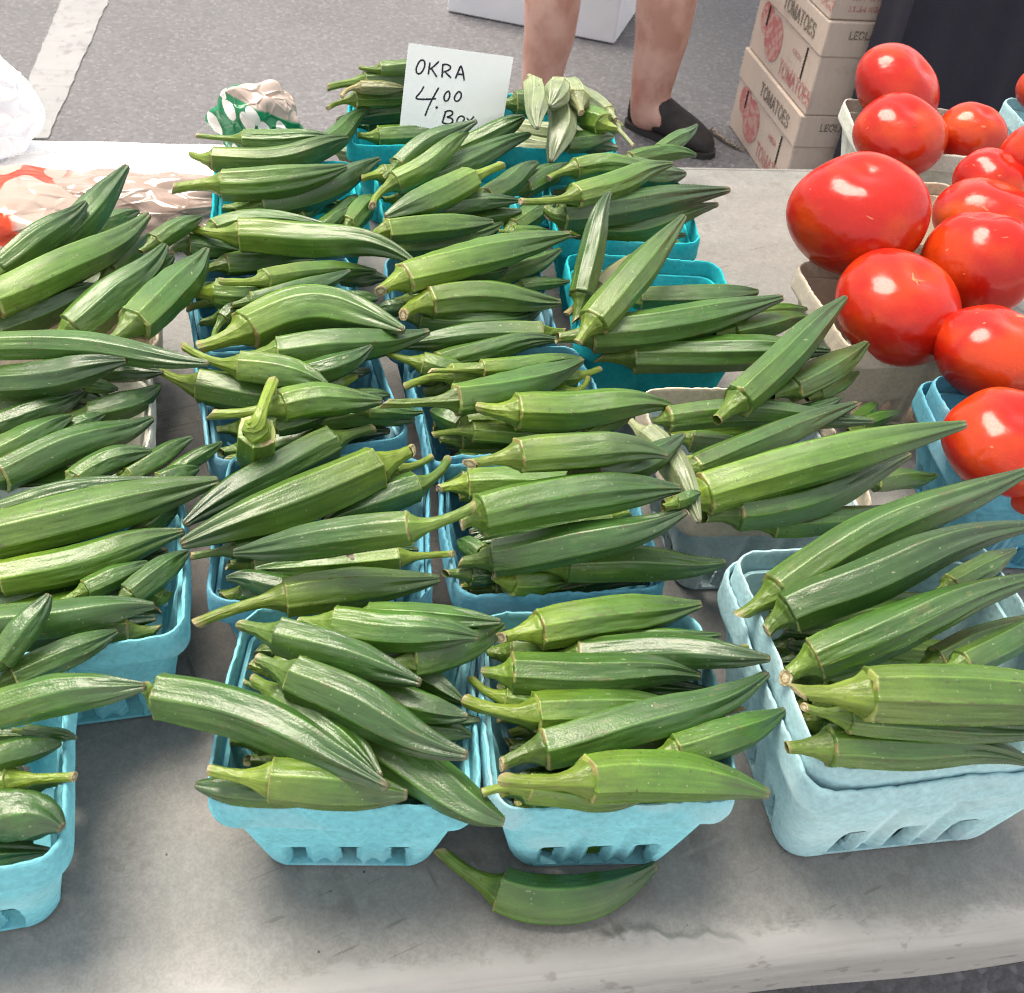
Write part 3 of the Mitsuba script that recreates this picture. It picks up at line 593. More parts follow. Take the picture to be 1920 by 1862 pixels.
PODS = [
    ['g', [409, 10721, 8515], [616, 10694, 8520], [1042, 10744, 8530], [1467, 10793, 8540], 1001, 1, 'stubby pale-ended okra pod lying along the rim, back box left of the sign', 'A6'],
    ['d', [1788, 11326, 8560], [1538, 11329, 8560], [882, 11263, 8560], [199, 10970, 8560], 1157, 0, 'okra pod with its dark tip pointing left, back box left of the sign', 'A6'],
    ['y', [113, 10851, 8740], [393, 11081, 8740], [927, 11220, 8740], [1461, 11358, 8740], 902, 1, 'okra pod with a blunt stem pointing left, back box left of the sign', 'A6'],
    ['g', [120, 10926, 8925], [495, 11101, 8920], [1006, 11205, 8910], [1517, 11310, 8900], 1061, 1, 'okra pod with a withered stem pointing left, back box left of the sign', 'A6'],
    ['b', [253, 10708, 8920], [450, 10961, 8920], [680, 10964, 8920], [910, 10966, 8920], 659, 1, 'brownish withered okra pod under the topmost ones, back box left of the sign', 'A6'],
    ['g', [459, 11134, 9055], [659, 11095, 9060], [1042, 11142, 9070], [1426, 11190, 9080], 718, 1, 'topmost dark okra pod, back box left of the sign', 'A6'],
    ['d', [1999, 11436, 8580], [2167, 11474, 8580], [2461, 11507, 8580], [2755, 11539, 8580], 1248, 1, 'green okra pod lying behind the sign edge, back box right of the sign', 'B6'],
    ['p', [2486, 10733, 8540], [2685, 10669, 8540], [2875, 10600, 8540], [3142, 10483, 8540], 966, 0, 'pale okra pod low against the front rim, back box right of the sign', 'B6'],
    ['g', [2341, 10327, 8640], [2540, 10369, 8640], [2768, 10429, 8640], [3082, 10546, 8640], 945, 0, 'shaded okra pod buried under the pale ones, back box right of the sign', 'B6'],
    ['p', [3266, 10389, 8610], [3199, 10895, 8580], [3069, 11229, 8520], [2761, 11490, 8460], 765, 1, 'pale okra pod with its stem over the right rim, back box right of the sign', 'B6'],
    ['p', [3170, 10849, 8695], [3139, 11046, 8680], [3066, 11450, 8650], [2955, 11961, 8620], 767, 1, 'slim pale okra pod lying along the right side, back box right of the sign', 'B6'],
    ['y', [3035, 10395, 8800], [2931, 10467, 8800], [2813, 10617, 8800], [2607, 10832, 8800], 1171, 1, 'okra pod showing its ringed stem end to the right, back box right of the sign', 'B6'],
    ['p', [2635, 10289, 8995], [2662, 10613, 8980], [2670, 10958, 8950], [2656, 11171, 8920], 1233, 1, 'blunt pale okra pod seen end on, back box right of the sign', 'B6'],
    ['p', [2493, 10917, 8945], [2483, 10651, 8880], [2434, 10261, 8790], [2270, 9808, 8700], 1262, 0, 'pale okra pod hanging tip down over the front rim, back box right of the sign', 'B6'],
    ['p', [2477, 10875, 9080], [2454, 10681, 9080], [2381, 10462, 9080], [2284, 10223, 9080], 1197, 1, 'short pale okra pod with its blunt end up, back box right of the sign', 'B6'],
    ['p', [2199, 10940, 9085], [2205, 10732, 9080], [2157, 10239, 9070], [2088, 9754, 9060], 1022, 1, 'pale okra pod standing stem up beside the sign, back box right of the sign', 'B6'],
    ['d', [98, 11178, 8146], [244, 11085, 8160], [457, 10950, 8180], [669, 10814, 8200], 804, 0, 'dark okra pod tip at the back right, fifth-row left-centre box', 'A5'],
    ['g', [-301, 8764, 8554], [-221, 8935, 8540], [-45, 9312, 8510], [130, 9689, 8480], 886, 0, 'okra pod tip slanting up near the front right, fifth-row left-centre box', 'A5'],
    ['d', [-112, 8497, 8588], [-20, 8634, 8580], [186, 8984, 8560], [337, 9373, 8540], 769, 0, 'second slanting okra pod tip at the front right, fifth-row left-centre box', 'A5'],
    ['g', [134, 8481, 8605], [224, 8668, 8600], [381, 9011, 8590], [477, 9289, 8580], 967, 0, 'rightmost slanting okra pod tip at the front, fifth-row left-centre box', 'A5'],
    ['g', [-65, 8327, 8700], [3, 8437, 8700], [122, 8629, 8700], [240, 8821, 8700], 605, 0, 'short slanting okra pod tip nearest the front rim, fifth-row left-centre box', 'A5'],
    ['g', [-329, 9812, 8571], [-192, 9980, 8580], [225, 10528, 8610], [548, 11070, 8640], 1013, 0, 'dark okra pod with its tip rising to the upper right, fifth-row left-centre box', 'A5'],
    ['g', [-1168, 10317, 8665], [-713, 10222, 8680], [-288, 10176, 8710], [134, 10177, 8740], 884, 1, 'rearmost okra pod with its curved stem pointing left, fifth-row left-centre box', 'A5'],
    ['d', [-737, 8725, 8697], [-523, 8826, 8700], [99, 9203, 8710], [573, 9761, 8720], 1109, 0, 'long okra pod slanting up to the right, fifth-row left-centre box', 'A5'],
    ['y', [-1166, 9816, 8700], [-977, 9734, 8700], [-252, 9817, 8700], [291, 10248, 8700], 1057, 1, 'long okra pod with a hollow cut stem at the left, fifth-row left-centre box', 'A5'],
    ['y', [-1238, 8764, 8895], [-830, 8843, 8900], [-323, 8907, 8910], [247, 9182, 8920], 1254, 1, 'front okra pod with a long stem pointing left, fifth-row left-centre box', 'A5'],
    ['g', [1585, 8545, 8575], [1723, 8693, 8580], [1985, 8976, 8590], [2247, 9259, 8600], 942, 0, 'dark okra pod tip under the right side, box holding the sign', 'B5'],
    ['g', [1201, 8685, 8594], [1353, 8714, 8620], [1585, 8757, 8660], [1817, 8801, 8700], 729, 0, 'small okra pod tip at the front, box holding the sign', 'B5'],
    ['d', [1778, 9289, 8600], [1938, 9446, 8600], [2207, 9711, 8600], [2477, 9976, 8600], 1048, 0, 'okra pod pointing right at the far right, box holding the sign', 'B5'],
    ['y', [397, 9359, 8715], [589, 9511, 8680], [922, 9679, 8610], [1256, 9848, 8540], 921, 1, 'okra pod with its short stem pointing left, box holding the sign', 'B5'],
    ['g', [1357, 8791, 8735], [1498, 8952, 8740], [1800, 9297, 8750], [2101, 9643, 8760], 999, 0, 'okra pod slanting up to the right behind the blunt one, box holding the sign', 'B5'],
    ['g', [1199, 10235, 8483], [1405, 10338, 8540], [1821, 10533, 8665], [2124, 10641, 8790], 1101, 0, 'okra pod leaning on the right edge of the sign, box holding the sign', 'B5'],
    ['d', [602, 9314, 8754], [724, 9445, 8800], [1084, 9757, 8925], [1524, 9927, 9050], 861, 0, 'dark okra pod lying across the bottom of the sign, box holding the sign', 'B5'],
    ['d', [808, 9246, 8590], [875, 9401, 8620], [1526, 9869, 8680], [2141, 10333, 8740], 1193, 1, 'long okra pod reaching to the right of the sign, box holding the sign', 'B5'],
    ['y', [461, 8884, 8690], [695, 9233, 8740], [1056, 9473, 8840], [1435, 9905, 8940], 1046, 1, 'okra pod before the sign, stem to the lower left, box holding the sign', 'B5'],
    ['d', [801, 8508, 8796], [960, 8579, 8800], [1366, 8724, 8810], [1785, 8764, 8820], 809, 0, 'horizontal okra pod near the front, box holding the sign', 'B5'],
    ['y', [1647, 9128, 8980], [1326, 8835, 8980], [902, 8429, 8980], [529, 8143, 8980], 1163, 1, 'yellowish okra pod lying with its blunt stem to the upper right, box holding the sign', 'B5'],
    ['d', [3757, 11245, 8080], [3901, 11388, 8080], [4235, 11741, 8080], [4584, 12174, 8080], 944, 0, 'dark okra pod with its tip rising at the back right, rear right box', 'C4'],
    ['g', [3266, 10934, 8136], [3453, 11028, 8140], [3938, 11213, 8150], [4277, 11151, 8160], 975, 0, 'rear okra pod lying level with its tip to the right, rear right box', 'C4'],
    ['d', [2875, 10045, 8610], [3105, 9867, 8600], [3360, 9755, 8590], [3697, 9844, 8580], 1349, 0, 'dark okra pod buried at the back right, rear right box', 'C4'],
    ['g', [2226, 8864, 8508], [2457, 8810, 8520], [3074, 8804, 8550], [3851, 9191, 8580], 1103, 0, 'lowest okra pod with its striped tip to the right, rear right box', 'C4'],
    ['d', [2029, 8713, 8765], [2144, 8605, 8760], [2941, 8830, 8750], [3936, 9179, 8740], 1326, 1, 'long okra pod with a yellow shoulder under two others, rear right box', 'C4'],
    ['y', [2184, 9462, 8690], [2484, 9654, 8700], [2883, 9707, 8720], [3341, 9658, 8740], 1057, 1, 'okra pod with a bent stem at the rear left, rear right box', 'C4'],
    ['y', [1732, 8475, 8960], [2243, 8585, 8960], [2762, 8896, 8960], [3336, 9261, 8960], 1068, 1, 'bright okra pod with a thin stem crossing the left rim, rear right box', 'C4'],
    ['g', [-1059, 8231, 8736], [-895, 8337, 8740], [-459, 8488, 8750], [129, 8330, 8760], 910, 0, 'arched okra pod at the back, behind the largest pod, fourth-row left-centre box', 'A4'],
    ['d', [-1199, 7928, 8745], [-1090, 8116, 8720], [-886, 8173, 8670], [-683, 8231, 8620], 930, 1, 'okra pod end with a stubby cap at the far left, fourth-row left-centre box', 'A4'],
    ['d', [8, 7906, 8552], [151, 7886, 8560], [339, 7861, 8570], [526, 7836, 8580], 671, 0, 'okra pod tip pointing right at the middle right, fourth-row left-centre box', 'A4'],
    ['g', [-73, 7505, 8560], [76, 7520, 8560], [258, 7538, 8560], [440, 7556, 8560], 695, 0, 'okra pod tip at the lower right, fourth-row left-centre box', 'A4'],
    ['y', [-1052, 7370, 8600], [-690, 7458, 8600], [-445, 7401, 8600], [-200, 7345, 8600], 889, 1, 'okra pod with a tapered stem low at the left, fourth-row left-centre box', 'A4'],
    ['y', [-1067, 7417, 8740], [-823, 7354, 8740], [-569, 7333, 8740], [-316, 7312, 8740], 1037, 1, 'short yellowish okra stem end at the left, fourth-row left-centre box', 'A4'],
    ['d', [-814, 6808, 8665], [-756, 7082, 8680], [-696, 7145, 8710], [-636, 7209, 8740], 693, 1, 'shaded okra pod end at the lower left corner, fourth-row left-centre box', 'A4'],
    ['g', [-1024, 7825, 8600], [-801, 8057, 8580], [-454, 8185, 8540], [-61, 8289, 8500], 945, 1, 'okra pod with a ragged cap, second from the top, fourth-row left-centre box', 'A4'],
    ['y', [-762, 7215, 8935], [-453, 7326, 8880], [-35, 7624, 8770], [441, 7813, 8660], 804, 1, 'okra pod with a round cut stem pointing left, fourth-row left-centre box', 'A4'],
    ['d', [-692, 7097, 8800], [-542, 7152, 8800], [-166, 7323, 8800], [219, 7598, 8800], 742, 0, 'slim okra pod slanting up across the others, fourth-row left-centre box', 'A4'],
    ['y', [-1157, 8295, 8835], [-668, 8081, 8840], [38, 7974, 8850], [726, 7621, 8860], 1276, 1, 'largest okra pod on top with a long curved stem, fourth-row left-centre box', 'A4'],
    ['g', [1032, 7756, 8555], [1249, 7823, 8560], [1667, 7996, 8570], [2108, 8315, 8580], 1056, 0, 'dark okra pod under the long one at the back, fourth-row right-centre box', 'B4'],
    ['g', [1001, 7640, 8672], [1158, 7687, 8680], [1355, 7746, 8690], [1552, 7805, 8700], 759, 0, 'striped okra pod tip at the back, fourth-row right-centre box', 'B4'],
    ['g', [1550, 7725, 8560], [1666, 7745, 8560], [1885, 7782, 8560], [2104, 7819, 8560], 548, 0, 'thin okra tip pointing right at the right rim, fourth-row right-centre box', 'B4'],
    ['d', [770, 7447, 8560], [631, 7427, 8560], [529, 7413, 8560], [426, 7398, 8560], 651, 0, 'small okra pod tip pointing left, fourth-row right-centre box', 'B4'],
    ['g', [590, 7317, 8547], [779, 7269, 8540], [1333, 7229, 8520], [1816, 7523, 8500], 907, 0, 'okra pod lying under the middle one, fourth-row right-centre box', 'B4'],
    ['g', [1905, 7032, 8577], [1712, 7020, 8580], [1075, 6957, 8590], [525, 6831, 8600], 890, 0, 'okra pod lying with its tip to the left, fourth-row right-centre box', 'B4'],
    ['g', [684, 6577, 8557], [847, 6648, 8560], [1335, 6828, 8570], [1828, 6905, 8580], 830, 0, 'okra pod near the front with its tip to the right, fourth-row right-centre box', 'B4'],
    ['y', [361, 6728, 8655], [712, 6534, 8640], [888, 6503, 8610], [1064, 6472, 8580], 843, 1, 'okra pod with a cut stem over the left rim, fourth-row right-centre box', 'B4'],
    ['y', [604, 7045, 8740], [818, 7240, 8720], [1389, 7375, 8680], [1933, 7353, 8640], 1294, 1, 'plump okra pod across the middle with a faceted cap, fourth-row right-centre box', 'B4'],
    ['y', [439, 7200, 8855], [629, 7362, 8860], [1337, 7723, 8870], [2113, 8055, 8880], 1260, 1, 'long okra pod slanting up to the right at the back, fourth-row right-centre box', 'B4'],
    ['g', [1568, 8508, 8646], [1697, 8543, 8620], [1895, 8598, 8580], [2094, 8652, 8540], 630, 0, 'thin okra pod tip at the right front rim, box holding the sign', 'B5'],
    ['g', [404, 8366, 8570], [606, 8361, 8580], [1169, 8414, 8610], [1627, 8681, 8640], 940, 0, 'okra pod nearest the front with its tip up right, box holding the sign', 'B5'],
    ['y', [412, 7932, 8895], [540, 8092, 8880], [1004, 8233, 8850], [1487, 8369, 8820], 1042, 1, 'okra pod second from the front with a short cap, box holding the sign', 'B5'],
    ['g', [2417, 7522, 8557], [2644, 7519, 8560], [3279, 7531, 8570], [3748, 7606, 8580], 1053, 0, 'dark okra pod against the back wall, bright turquoise box', 'C3'],
    ['g', [3416, 7233, 8567], [3550, 7293, 8540], [3902, 7450, 8470], [4254, 7607, 8400], 692, 0, 'thin okra tip reaching right, bright turquoise box', 'C3'],
    ['g', [3105, 6899, 8614], [3292, 6969, 8600], [3690, 7119, 8570], [4088, 7269, 8540], 935, 0, 'okra tip reaching right beneath the thin one, bright turquoise box', 'C3'],
    ['g', [2157, 6803, 8480], [2425, 6785, 8500], [3226, 6726, 8560], [4038, 6645, 8620], 1248, 0, 'lowest okra pod at the front, reaching right, bright turquoise box', 'C3'],
    ['g', [1796, 6826, 8657], [2077, 6829, 8680], [2854, 6899, 8740], [3762, 7166, 8800], 1316, 0, 'broad okra pod lying across the middle, bright turquoise box', 'C3'],
    ['b', [1984, 7338, 8535], [2324, 7696, 8540], [2690, 8064, 8550], [3056, 8431, 8560], 938, 1, 'okra pod with a twisted brownish stem, bright turquoise box', 'C3'],
    ['g', [2052, 7249, 8541], [2112, 7425, 8660], [2257, 7815, 8910], [2463, 8272, 9160], 1029, 0, 'dark okra pod standing upright with its tip up, bright turquoise box', 'C3'],
    ['y', [1896, 6558, 8800], [2039, 6725, 8860], [2496, 7231, 9010], [3025, 7868, 9160], 1181, 1, 'bright okra pod leaning up with its cut stem down, bright turquoise box', 'C3'],
    ['g', [-215, 5907, 8587], [-57, 5951, 8580], [343, 6033, 8560], [615, 5993, 8540], 760, 0, 'dark okra pod low at the right, third-row left-centre box', 'A3'],
    ['g', [183, 5931, 8674], [278, 5946, 8660], [477, 5977, 8630], [676, 6007, 8600], 453, 0, 'okra tip poking out at the right, third-row left-centre box', 'A3'],
    ['d', [108, 6303, 8529], [218, 6314, 8520], [338, 6326, 8510], [458, 6339, 8500], 512, 0, 'shaded okra tip at the right rim, third-row left-centre box', 'A3'],
    ['g', [-488, 5799, 8624], [-350, 5829, 8640], [-175, 5868, 8660], [0, 5907, 8680], 662, 0, 'shaded okra pod near the front, third-row left-centre box', 'A3'],
    ['y', [218, 6503, 8555], [106, 6433, 8560], [-49, 6380, 8570], [-204, 6326, 8580], 706, 1, 'small yellowish okra end at the right, third-row left-centre box', 'A3'],
    ['g', [-591, 6477, 8760], [-350, 6514, 8760], [154, 6610, 8760], [787, 6786, 8760], 1134, 0, 'okra pod beneath the curved one, third-row left-centre box', 'A3'],
    ['d', [-331, 6342, 8667], [-160, 6344, 8700], [97, 6385, 8750], [335, 6549, 8800], 809, 0, 'striped okra pod tip slanting up at the right, third-row left-centre box', 'A3'],
    ['y', [-1284, 6686, 8620], [-909, 6372, 8600], [-480, 6285, 8560], [-207, 6227, 8520], 1151, 1, 'okra pod with a dry brown stem pointing far left, third-row left-centre box', 'A3'],
    ['y', [-1004, 6600, 8780], [-602, 6343, 8780], [-269, 6251, 8780], [-4, 6106, 8780], 1058, 1, 'okra pod with a pointed stem to the left, third-row left-centre box', 'A3'],
    ['y', [-890, 6662, 8730], [-587, 6825, 8760], [17, 7033, 8820], [574, 6620, 8880], 1459, 1, 'large arched okra pod on top of the box, third-row left-centre box', 'A3'],
    ['y', [-770, 5748, 8825], [-311, 5823, 8820], [-7, 5896, 8810], [378, 5884, 8800], 1056, 1, 'okra pod with a round cut stem pointing left at the front, third-row left-centre box', 'A3'],
    ['y', [-366, 5878, 8960], [-455, 5471, 8900], [-485, 5542, 8650], [-507, 5556, 8400], 1157, 1, 'stubby okra pod standing with its stem up, third-row left-centre box', 'A3'],
    ['y', [2103, 6566, 8540], [1880, 6475, 8540], [1714, 6432, 8540], [1548, 6390, 8540], 779, 1, 'okra pod with its stem end poking up at the right, third-row right-centre box', 'B3'],
    ['y', [1988, 6458, 8530], [1789, 6288, 8520], [1623, 6297, 8500], [1458, 6305, 8480], 769, 1, 'okra pod with a second stem end at the right, third-row right-centre box', 'B3'],
    ['g', [1066, 5827, 8532], [947, 5943, 8520], [844, 6043, 8510], [742, 6144, 8500], 774, 0, 'small okra tip pointing to the upper left, third-row right-centre box', 'B3'],
    ['y', [559, 6202, 8680], [906, 6354, 8660], [1231, 6413, 8620], [1557, 6471, 8580], 838, 1, 'okra pod with a pointed stem at the upper left, third-row right-centre box', 'B3'],
    ['y', [718, 5724, 8615], [999, 5777, 8600], [1443, 5772, 8570], [1795, 5745, 8540], 760, 1, 'shaded okra pod along the front rim, third-row right-centre box', 'B3'],
    ['g', [1728, 5639, 8588], [1821, 5708, 8580], [2049, 5876, 8560], [2276, 6044, 8540], 542, 0, 'striped okra tip slanting up at the right, third-row right-centre box', 'B3'],
    ['y', [746, 6289, 8755], [1127, 6319, 8740], [1517, 6410, 8710], [1929, 6517, 8680], 676, 1, 'slim okra pod with a split stem at the back, third-row right-centre box', 'B3'],
    ['g', [392, 5822, 8825], [882, 5879, 8800], [1390, 6090, 8750], [1931, 6475, 8700], 1105, 1, 'okra pod with a long stem over the left rim, third-row right-centre box', 'B3'],
    ['y', [1050, 5776, 8805], [1294, 5757, 8780], [1848, 5825, 8730], [2480, 5909, 8680], 1247, 1, 'okra pod at the front reaching past the right side, third-row right-centre box', 'B3'],
    ['d', [2974, 4757, 8520], [3129, 4781, 8520], [3507, 4839, 8520], [3884, 4897, 8520], 730, 0, 'dark okra pod lying low at the front, second-row right box', 'C2'],
    ['g', [2705, 4696, 8620], [2881, 4693, 8620], [3344, 4717, 8620], [3873, 4845, 8620], 818, 0, 'shaded okra pod at the front right, second-row right box', 'C2'],
    ['d', [3708, 5137, 8546], [3841, 5177, 8520], [4152, 5269, 8460], [4462, 5361, 8400], 658, 0, 'dark okra tip at the far right, second-row right box', 'C2'],
    ['g', [4223, 6334, 8080], [4316, 6402, 8080], [4472, 6515, 8080], [4628, 6629, 8080], 538, 0, 'small okra tip at the back right, second-row right box', 'C2'],
    ['g', [4183, 6224, 8130], [4302, 6283, 8120], [4545, 6402, 8100], [4787, 6520, 8080], 621, 0, 'farthest-right okra tip at the back, second-row right box', 'C2'],
    ['g', [3636, 6072, 8584], [3749, 6159, 8560], [4037, 6379, 8500], [4325, 6598, 8440], 676, 0, 'small okra tip at the rear right, second-row right box', 'C2'],
    ['d', [3272, 5958, 8709], [3465, 6065, 8700], [3911, 6340, 8680], [4373, 6708, 8660], 1033, 0, 'okra pod leaning up behind the tall one, second-row right box', 'C2'],
    ['d', [3174, 5765, 8513], [3292, 5820, 8520], [3623, 5972, 8540], [3954, 6125, 8560], 608, 0, 'thin okra pod behind the second from the back, second-row right box', 'C2'],
    ['g', [2328, 5791, 8635], [2430, 5799, 8640], [3220, 5832, 8650], [4012, 5695, 8660], 906, 1, 'level okra pod with a square shoulder at the left, second-row right box', 'C2'],
    ['g', [2724, 5610, 8779], [2926, 5771, 8820], [3456, 6213, 8920], [4113, 6817, 9020], 1229, 0, 'tall okra pod leaning up to the upper right, second-row right box', 'C2'],
    ['g', [2255, 5080, 8718], [2437, 5162, 8720], [3202, 5506, 8730], [3902, 5815, 8740], 940, 0, 'okra pod third from the front, slanting right, second-row right box', 'C2'],
    ['d', [2341, 4636, 8777], [2571, 4661, 8780], [3263, 4802, 8790], [4002, 5154, 8800], 1084, 0, 'dark okra pod under the bright one, second-row right box', 'C2'],
    ['y', [2059, 4647, 8878], [2330, 4705, 8920], [3197, 4873, 9045], [4219, 5026, 9170], 1309, 0, 'long bright green okra pod reaching far right, second-row right box', 'C2'],
    ['p', [2005, 5390, 8969], [2076, 5216, 8980], [2175, 4857, 9000], [2183, 4353, 9020], 865, 0, 'pale grey-green okra pod curving down over the left rim, second-row right box', 'C2'],
    ['d', [674, 4452, 8567], [828, 4468, 8540], [940, 4479, 8520], [1053, 4491, 8500], 730, 0, 'shaded okra pod in the front left corner, second-row right-centre box', 'B2'],
    ['y', [971, 4390, 8585], [1057, 4367, 8560], [1226, 4411, 8510], [1514, 4451, 8460], 861, 1, 'okra pod with a bright yellow end in the front corner, second-row right-centre box', 'B2'],
    ['g', [1024, 4553, 8525], [939, 4661, 8500], [871, 4747, 8480], [803, 4833, 8460], 650, 0, 'striped okra tip pointing to the upper left, second-row right-centre box', 'B2'],
    ['y', [717, 5237, 8555], [910, 5259, 8560], [1356, 5241, 8570], [1901, 5181, 8580], 974, 1, 'okra pod with a short pointed cap at the left rim, second-row right-centre box', 'B2'],
    ['g', [1972, 4442, 9080], [2056, 4474, 9080], [2144, 4508, 9080], [2231, 4542, 9080], 421, 0, 'small okra tip over the right side, second-row right-centre box', 'B2'],
    ['d', [1435, 4736, 9120], [1619, 4748, 9120], [1961, 4822, 9120], [2261, 5055, 9120], 859, 0, 'okra pod whose tip rises behind the back one, second-row right-centre box', 'B2'],
    ['g', [1200, 4426, 8628], [1423, 4422, 8620], [1961, 4416, 8600], [2475, 4416, 8580], 1036, 0, 'okra pod pointing right low at the front, second-row right-centre box', 'B2'],
    ['g', [740, 4382, 9055], [854, 4446, 9060], [1497, 4572, 9070], [2120, 4586, 9080], 1244, 1, 'thick glossy okra pod across the middle, second-row right-centre box', 'B2'],
    ['d', [769, 4468, 8640], [968, 4434, 8700], [1542, 4392, 8860], [2135, 4458, 9020], 1068, 1, 'okra pod with a spiral cut stem at the front, second-row right-centre box', 'B2'],
    ['y', [808, 4653, 9280], [1103, 4716, 9280], [1557, 4750, 9280], [2023, 4674, 9280], 1025, 1, 'pale-topped okra pod along the back, second-row right-centre box', 'B2'],
    ['d', [-855, 4716, 8545], [-598, 4764, 8540], [-405, 4809, 8530], [-211, 4854, 8520], 730, 1, 'okra pod with a frayed tan stem over the left rim, second-row left-centre box', 'A2'],
    ['y', [702, 5601, 8525], [453, 5473, 8520], [263, 5444, 8510], [73, 5416, 8500], 762, 1, 'okra stem end between two others at the right, second-row left-centre box', 'A2'],
    ['d', [797, 5499, 8575], [569, 5266, 8560], [238, 5139, 8530], [-77, 4987, 8500], 952, 1, 'okra pod with a curved stem at the right, second-row left-centre box', 'A2'],
    ['d', [306, 5841, 8595], [22, 5696, 8600], [-458, 5325, 8610], [-902, 4917, 8620], 1066, 1, 'okra pod with a round cut stem at the back, second-row left-centre box', 'A2'],
    ['y', [554, 5476, 8695], [288, 5298, 8700], [-300, 4947, 8710], [-892, 4642, 8720], 1426, 1, 'biggest okra pod slanting down to the left, second-row left-centre box', 'A2'],
    ['d', [53, 4344, 8516], [-86, 4385, 8520], [-401, 4470, 8530], [-639, 4521, 8540], 674, 0, 'okra pod tip pointing left at the front, second-row left-centre box', 'A2'],
    ['y', [744, 4620, 8560], [402, 4604, 8560], [-75, 4571, 8560], [-476, 4566, 8560], 787, 1, 'slim okra pod with its stem to the right, second-row left-centre box', 'A2'],
    ['g', [804, 4391, 9180], [438, 4303, 9120], [-65, 4364, 8990], [-567, 4420, 8860], 971, 1, 'okra pod with a long stem reaching right, second-row left-centre box', 'A2'],
    ['y', [-770, 4089, 8645], [-286, 4257, 8640], [150, 4316, 8630], [635, 4362, 8620], 1068, 1, 'front okra pod with a long thin bent stem, second-row left-centre box', 'A2'],
    ['g', [2266, 2862, 8845], [2488, 2851, 8840], [2993, 2799, 8830], [3568, 2663, 8820], 1030, 0, 'dark okra pod lowest along the front rim, front right box', 'C1'],
    ['g', [2364, 2990, 9005], [2576, 2912, 9000], [3048, 2829, 8990], [3709, 2746, 8980], 824, 1, 'shaded okra pod under the level one, front right box', 'C1'],
    ['g', [3599, 3896, 8750], [3743, 3958, 8760], [4025, 4080, 8780], [4307, 4202, 8800], 733, 0, 'dark okra tip between two slanting pods, front right box', 'C1'],
    ['g', [3206, 3346, 8723], [3398, 3399, 8740], [3803, 3521, 8770], [4442, 3742, 8800], 932, 0, 'dark okra pod under the third slanting one, front right box', 'C1'],
    ['d', [3284, 3230, 8880], [3436, 3285, 8880], [3842, 3428, 8880], [4443, 3629, 8880], 758, 0, 'okra pod pointing right at the right picture edge, front right box', 'C1'],
    ['g', [2359, 3835, 8757], [2580, 3931, 8820], [3406, 4243, 9045], [4342, 4447, 9270], 1164, 0, 'rearmost long okra pod slanting up right, front right box', 'C1'],
    ['d', [2439, 3667, 8800], [2581, 3738, 8860], [3173, 3837, 9060], [4101, 3969, 9260], 1236, 1, 'second long okra pod slanting up right, front right box', 'C1'],
    ['g', [2450, 3348, 8780], [2626, 3410, 8840], [3151, 3497, 8990], [4083, 3681, 9140], 1193, 1, 'third slanting okra pod with a curled cap, front right box', 'C1'],
    ['y', [2261, 2965, 9180], [2612, 2916, 9180], [3253, 2857, 9180], [3930, 2767, 9180], 1352, 1, 'thick level okra pod with a long pale stem, front right box', 'C1'],
    ['g', [-47, 3002, 8554], [-215, 3019, 8560], [-477, 3050, 8570], [-722, 3088, 8580], 778, 0, 'dark okra tip poking out at the front left, front-row left-centre box', 'A1'],
    ['d', [-516, 3788, 8480], [-317, 3662, 8480], [-210, 3605, 8480], [-102, 3548, 8480], 440, 1, 'thin shaded okra pod at the left, front-row left-centre box', 'A1'],
    ['y', [-635, 3063, 8735], [-343, 2992, 8720], [-1, 2940, 8690], [324, 2883, 8660], 1052, 1, 'lowest okra pod with a stout stem in front, front-row left-centre box', 'A1'],
    ['g', [191, 3520, 8470], [302, 3496, 8480], [533, 3444, 8500], [763, 3392, 8520], 528, 0, 'dark okra tip at the right rim, front-row left-centre box', 'A1'],
    ['g', [280, 3392, 8557], [407, 3367, 8540], [557, 3337, 8520], [707, 3307, 8500], 605, 0, 'shaded okra tip low at the right, front-row left-centre box', 'A1'],
    ['g', [11, 3657, 8635], [160, 3568, 8640], [445, 3410, 8650], [679, 3321, 8660], 804, 0, 'okra pod with its tip at the right, beside the rim, front-row left-centre box', 'A1'],
    ['g', [-43, 3862, 8560], [113, 3818, 8560], [471, 3684, 8560], [686, 3484, 8560], 750, 0, 'slim okra pod curving down to the right, front-row left-centre box', 'A1'],
    ['g', [206, 3608, 8754], [398, 3669, 8720], [678, 3781, 8670], [965, 3971, 8620], 950, 0, 'dark okra pod rising to the back right, front-row left-centre box', 'A1'],
    ['g', [4, 4044, 8681], [182, 4008, 8700], [552, 3935, 8740], [921, 3862, 8780], 848, 0, 'okra pod along the back rim, front-row left-centre box', 'A1'],
    ['g', [-259, 3646, 8600], [-71, 3476, 8600], [460, 3000, 8600], [793, 2719, 8600], 1164, 0, 'long dark okra pod hanging over the front right corner, front-row left-centre box', 'A1'],
    ['g', [-443, 3647, 8675], [-289, 3490, 8700], [-45, 3223, 8740], [186, 2917, 8780], 1020, 0, 'shaded okra pod under the two long ones, front-row left-centre box', 'A1'],
    ['g', [-209, 3876, 8860], [-13, 3839, 8860], [367, 3758, 8860], [769, 3694, 8860], 987, 1, 'topmost okra pod at the back, front-row left-centre box', 'A1'],
    ['d', [-494, 3894, 8835], [-301, 3799, 8840], [57, 3617, 8850], [430, 3411, 8860], 997, 0, 'okra pod second from the back, front-row left-centre box', 'A1'],
    ['d', [-401, 3598, 8905], [-219, 3477, 8900], [171, 3219, 8890], [620, 2937, 8880], 1110, 1, 'big okra pod in the middle with its stem up, front-row left-centre box', 'A1'],
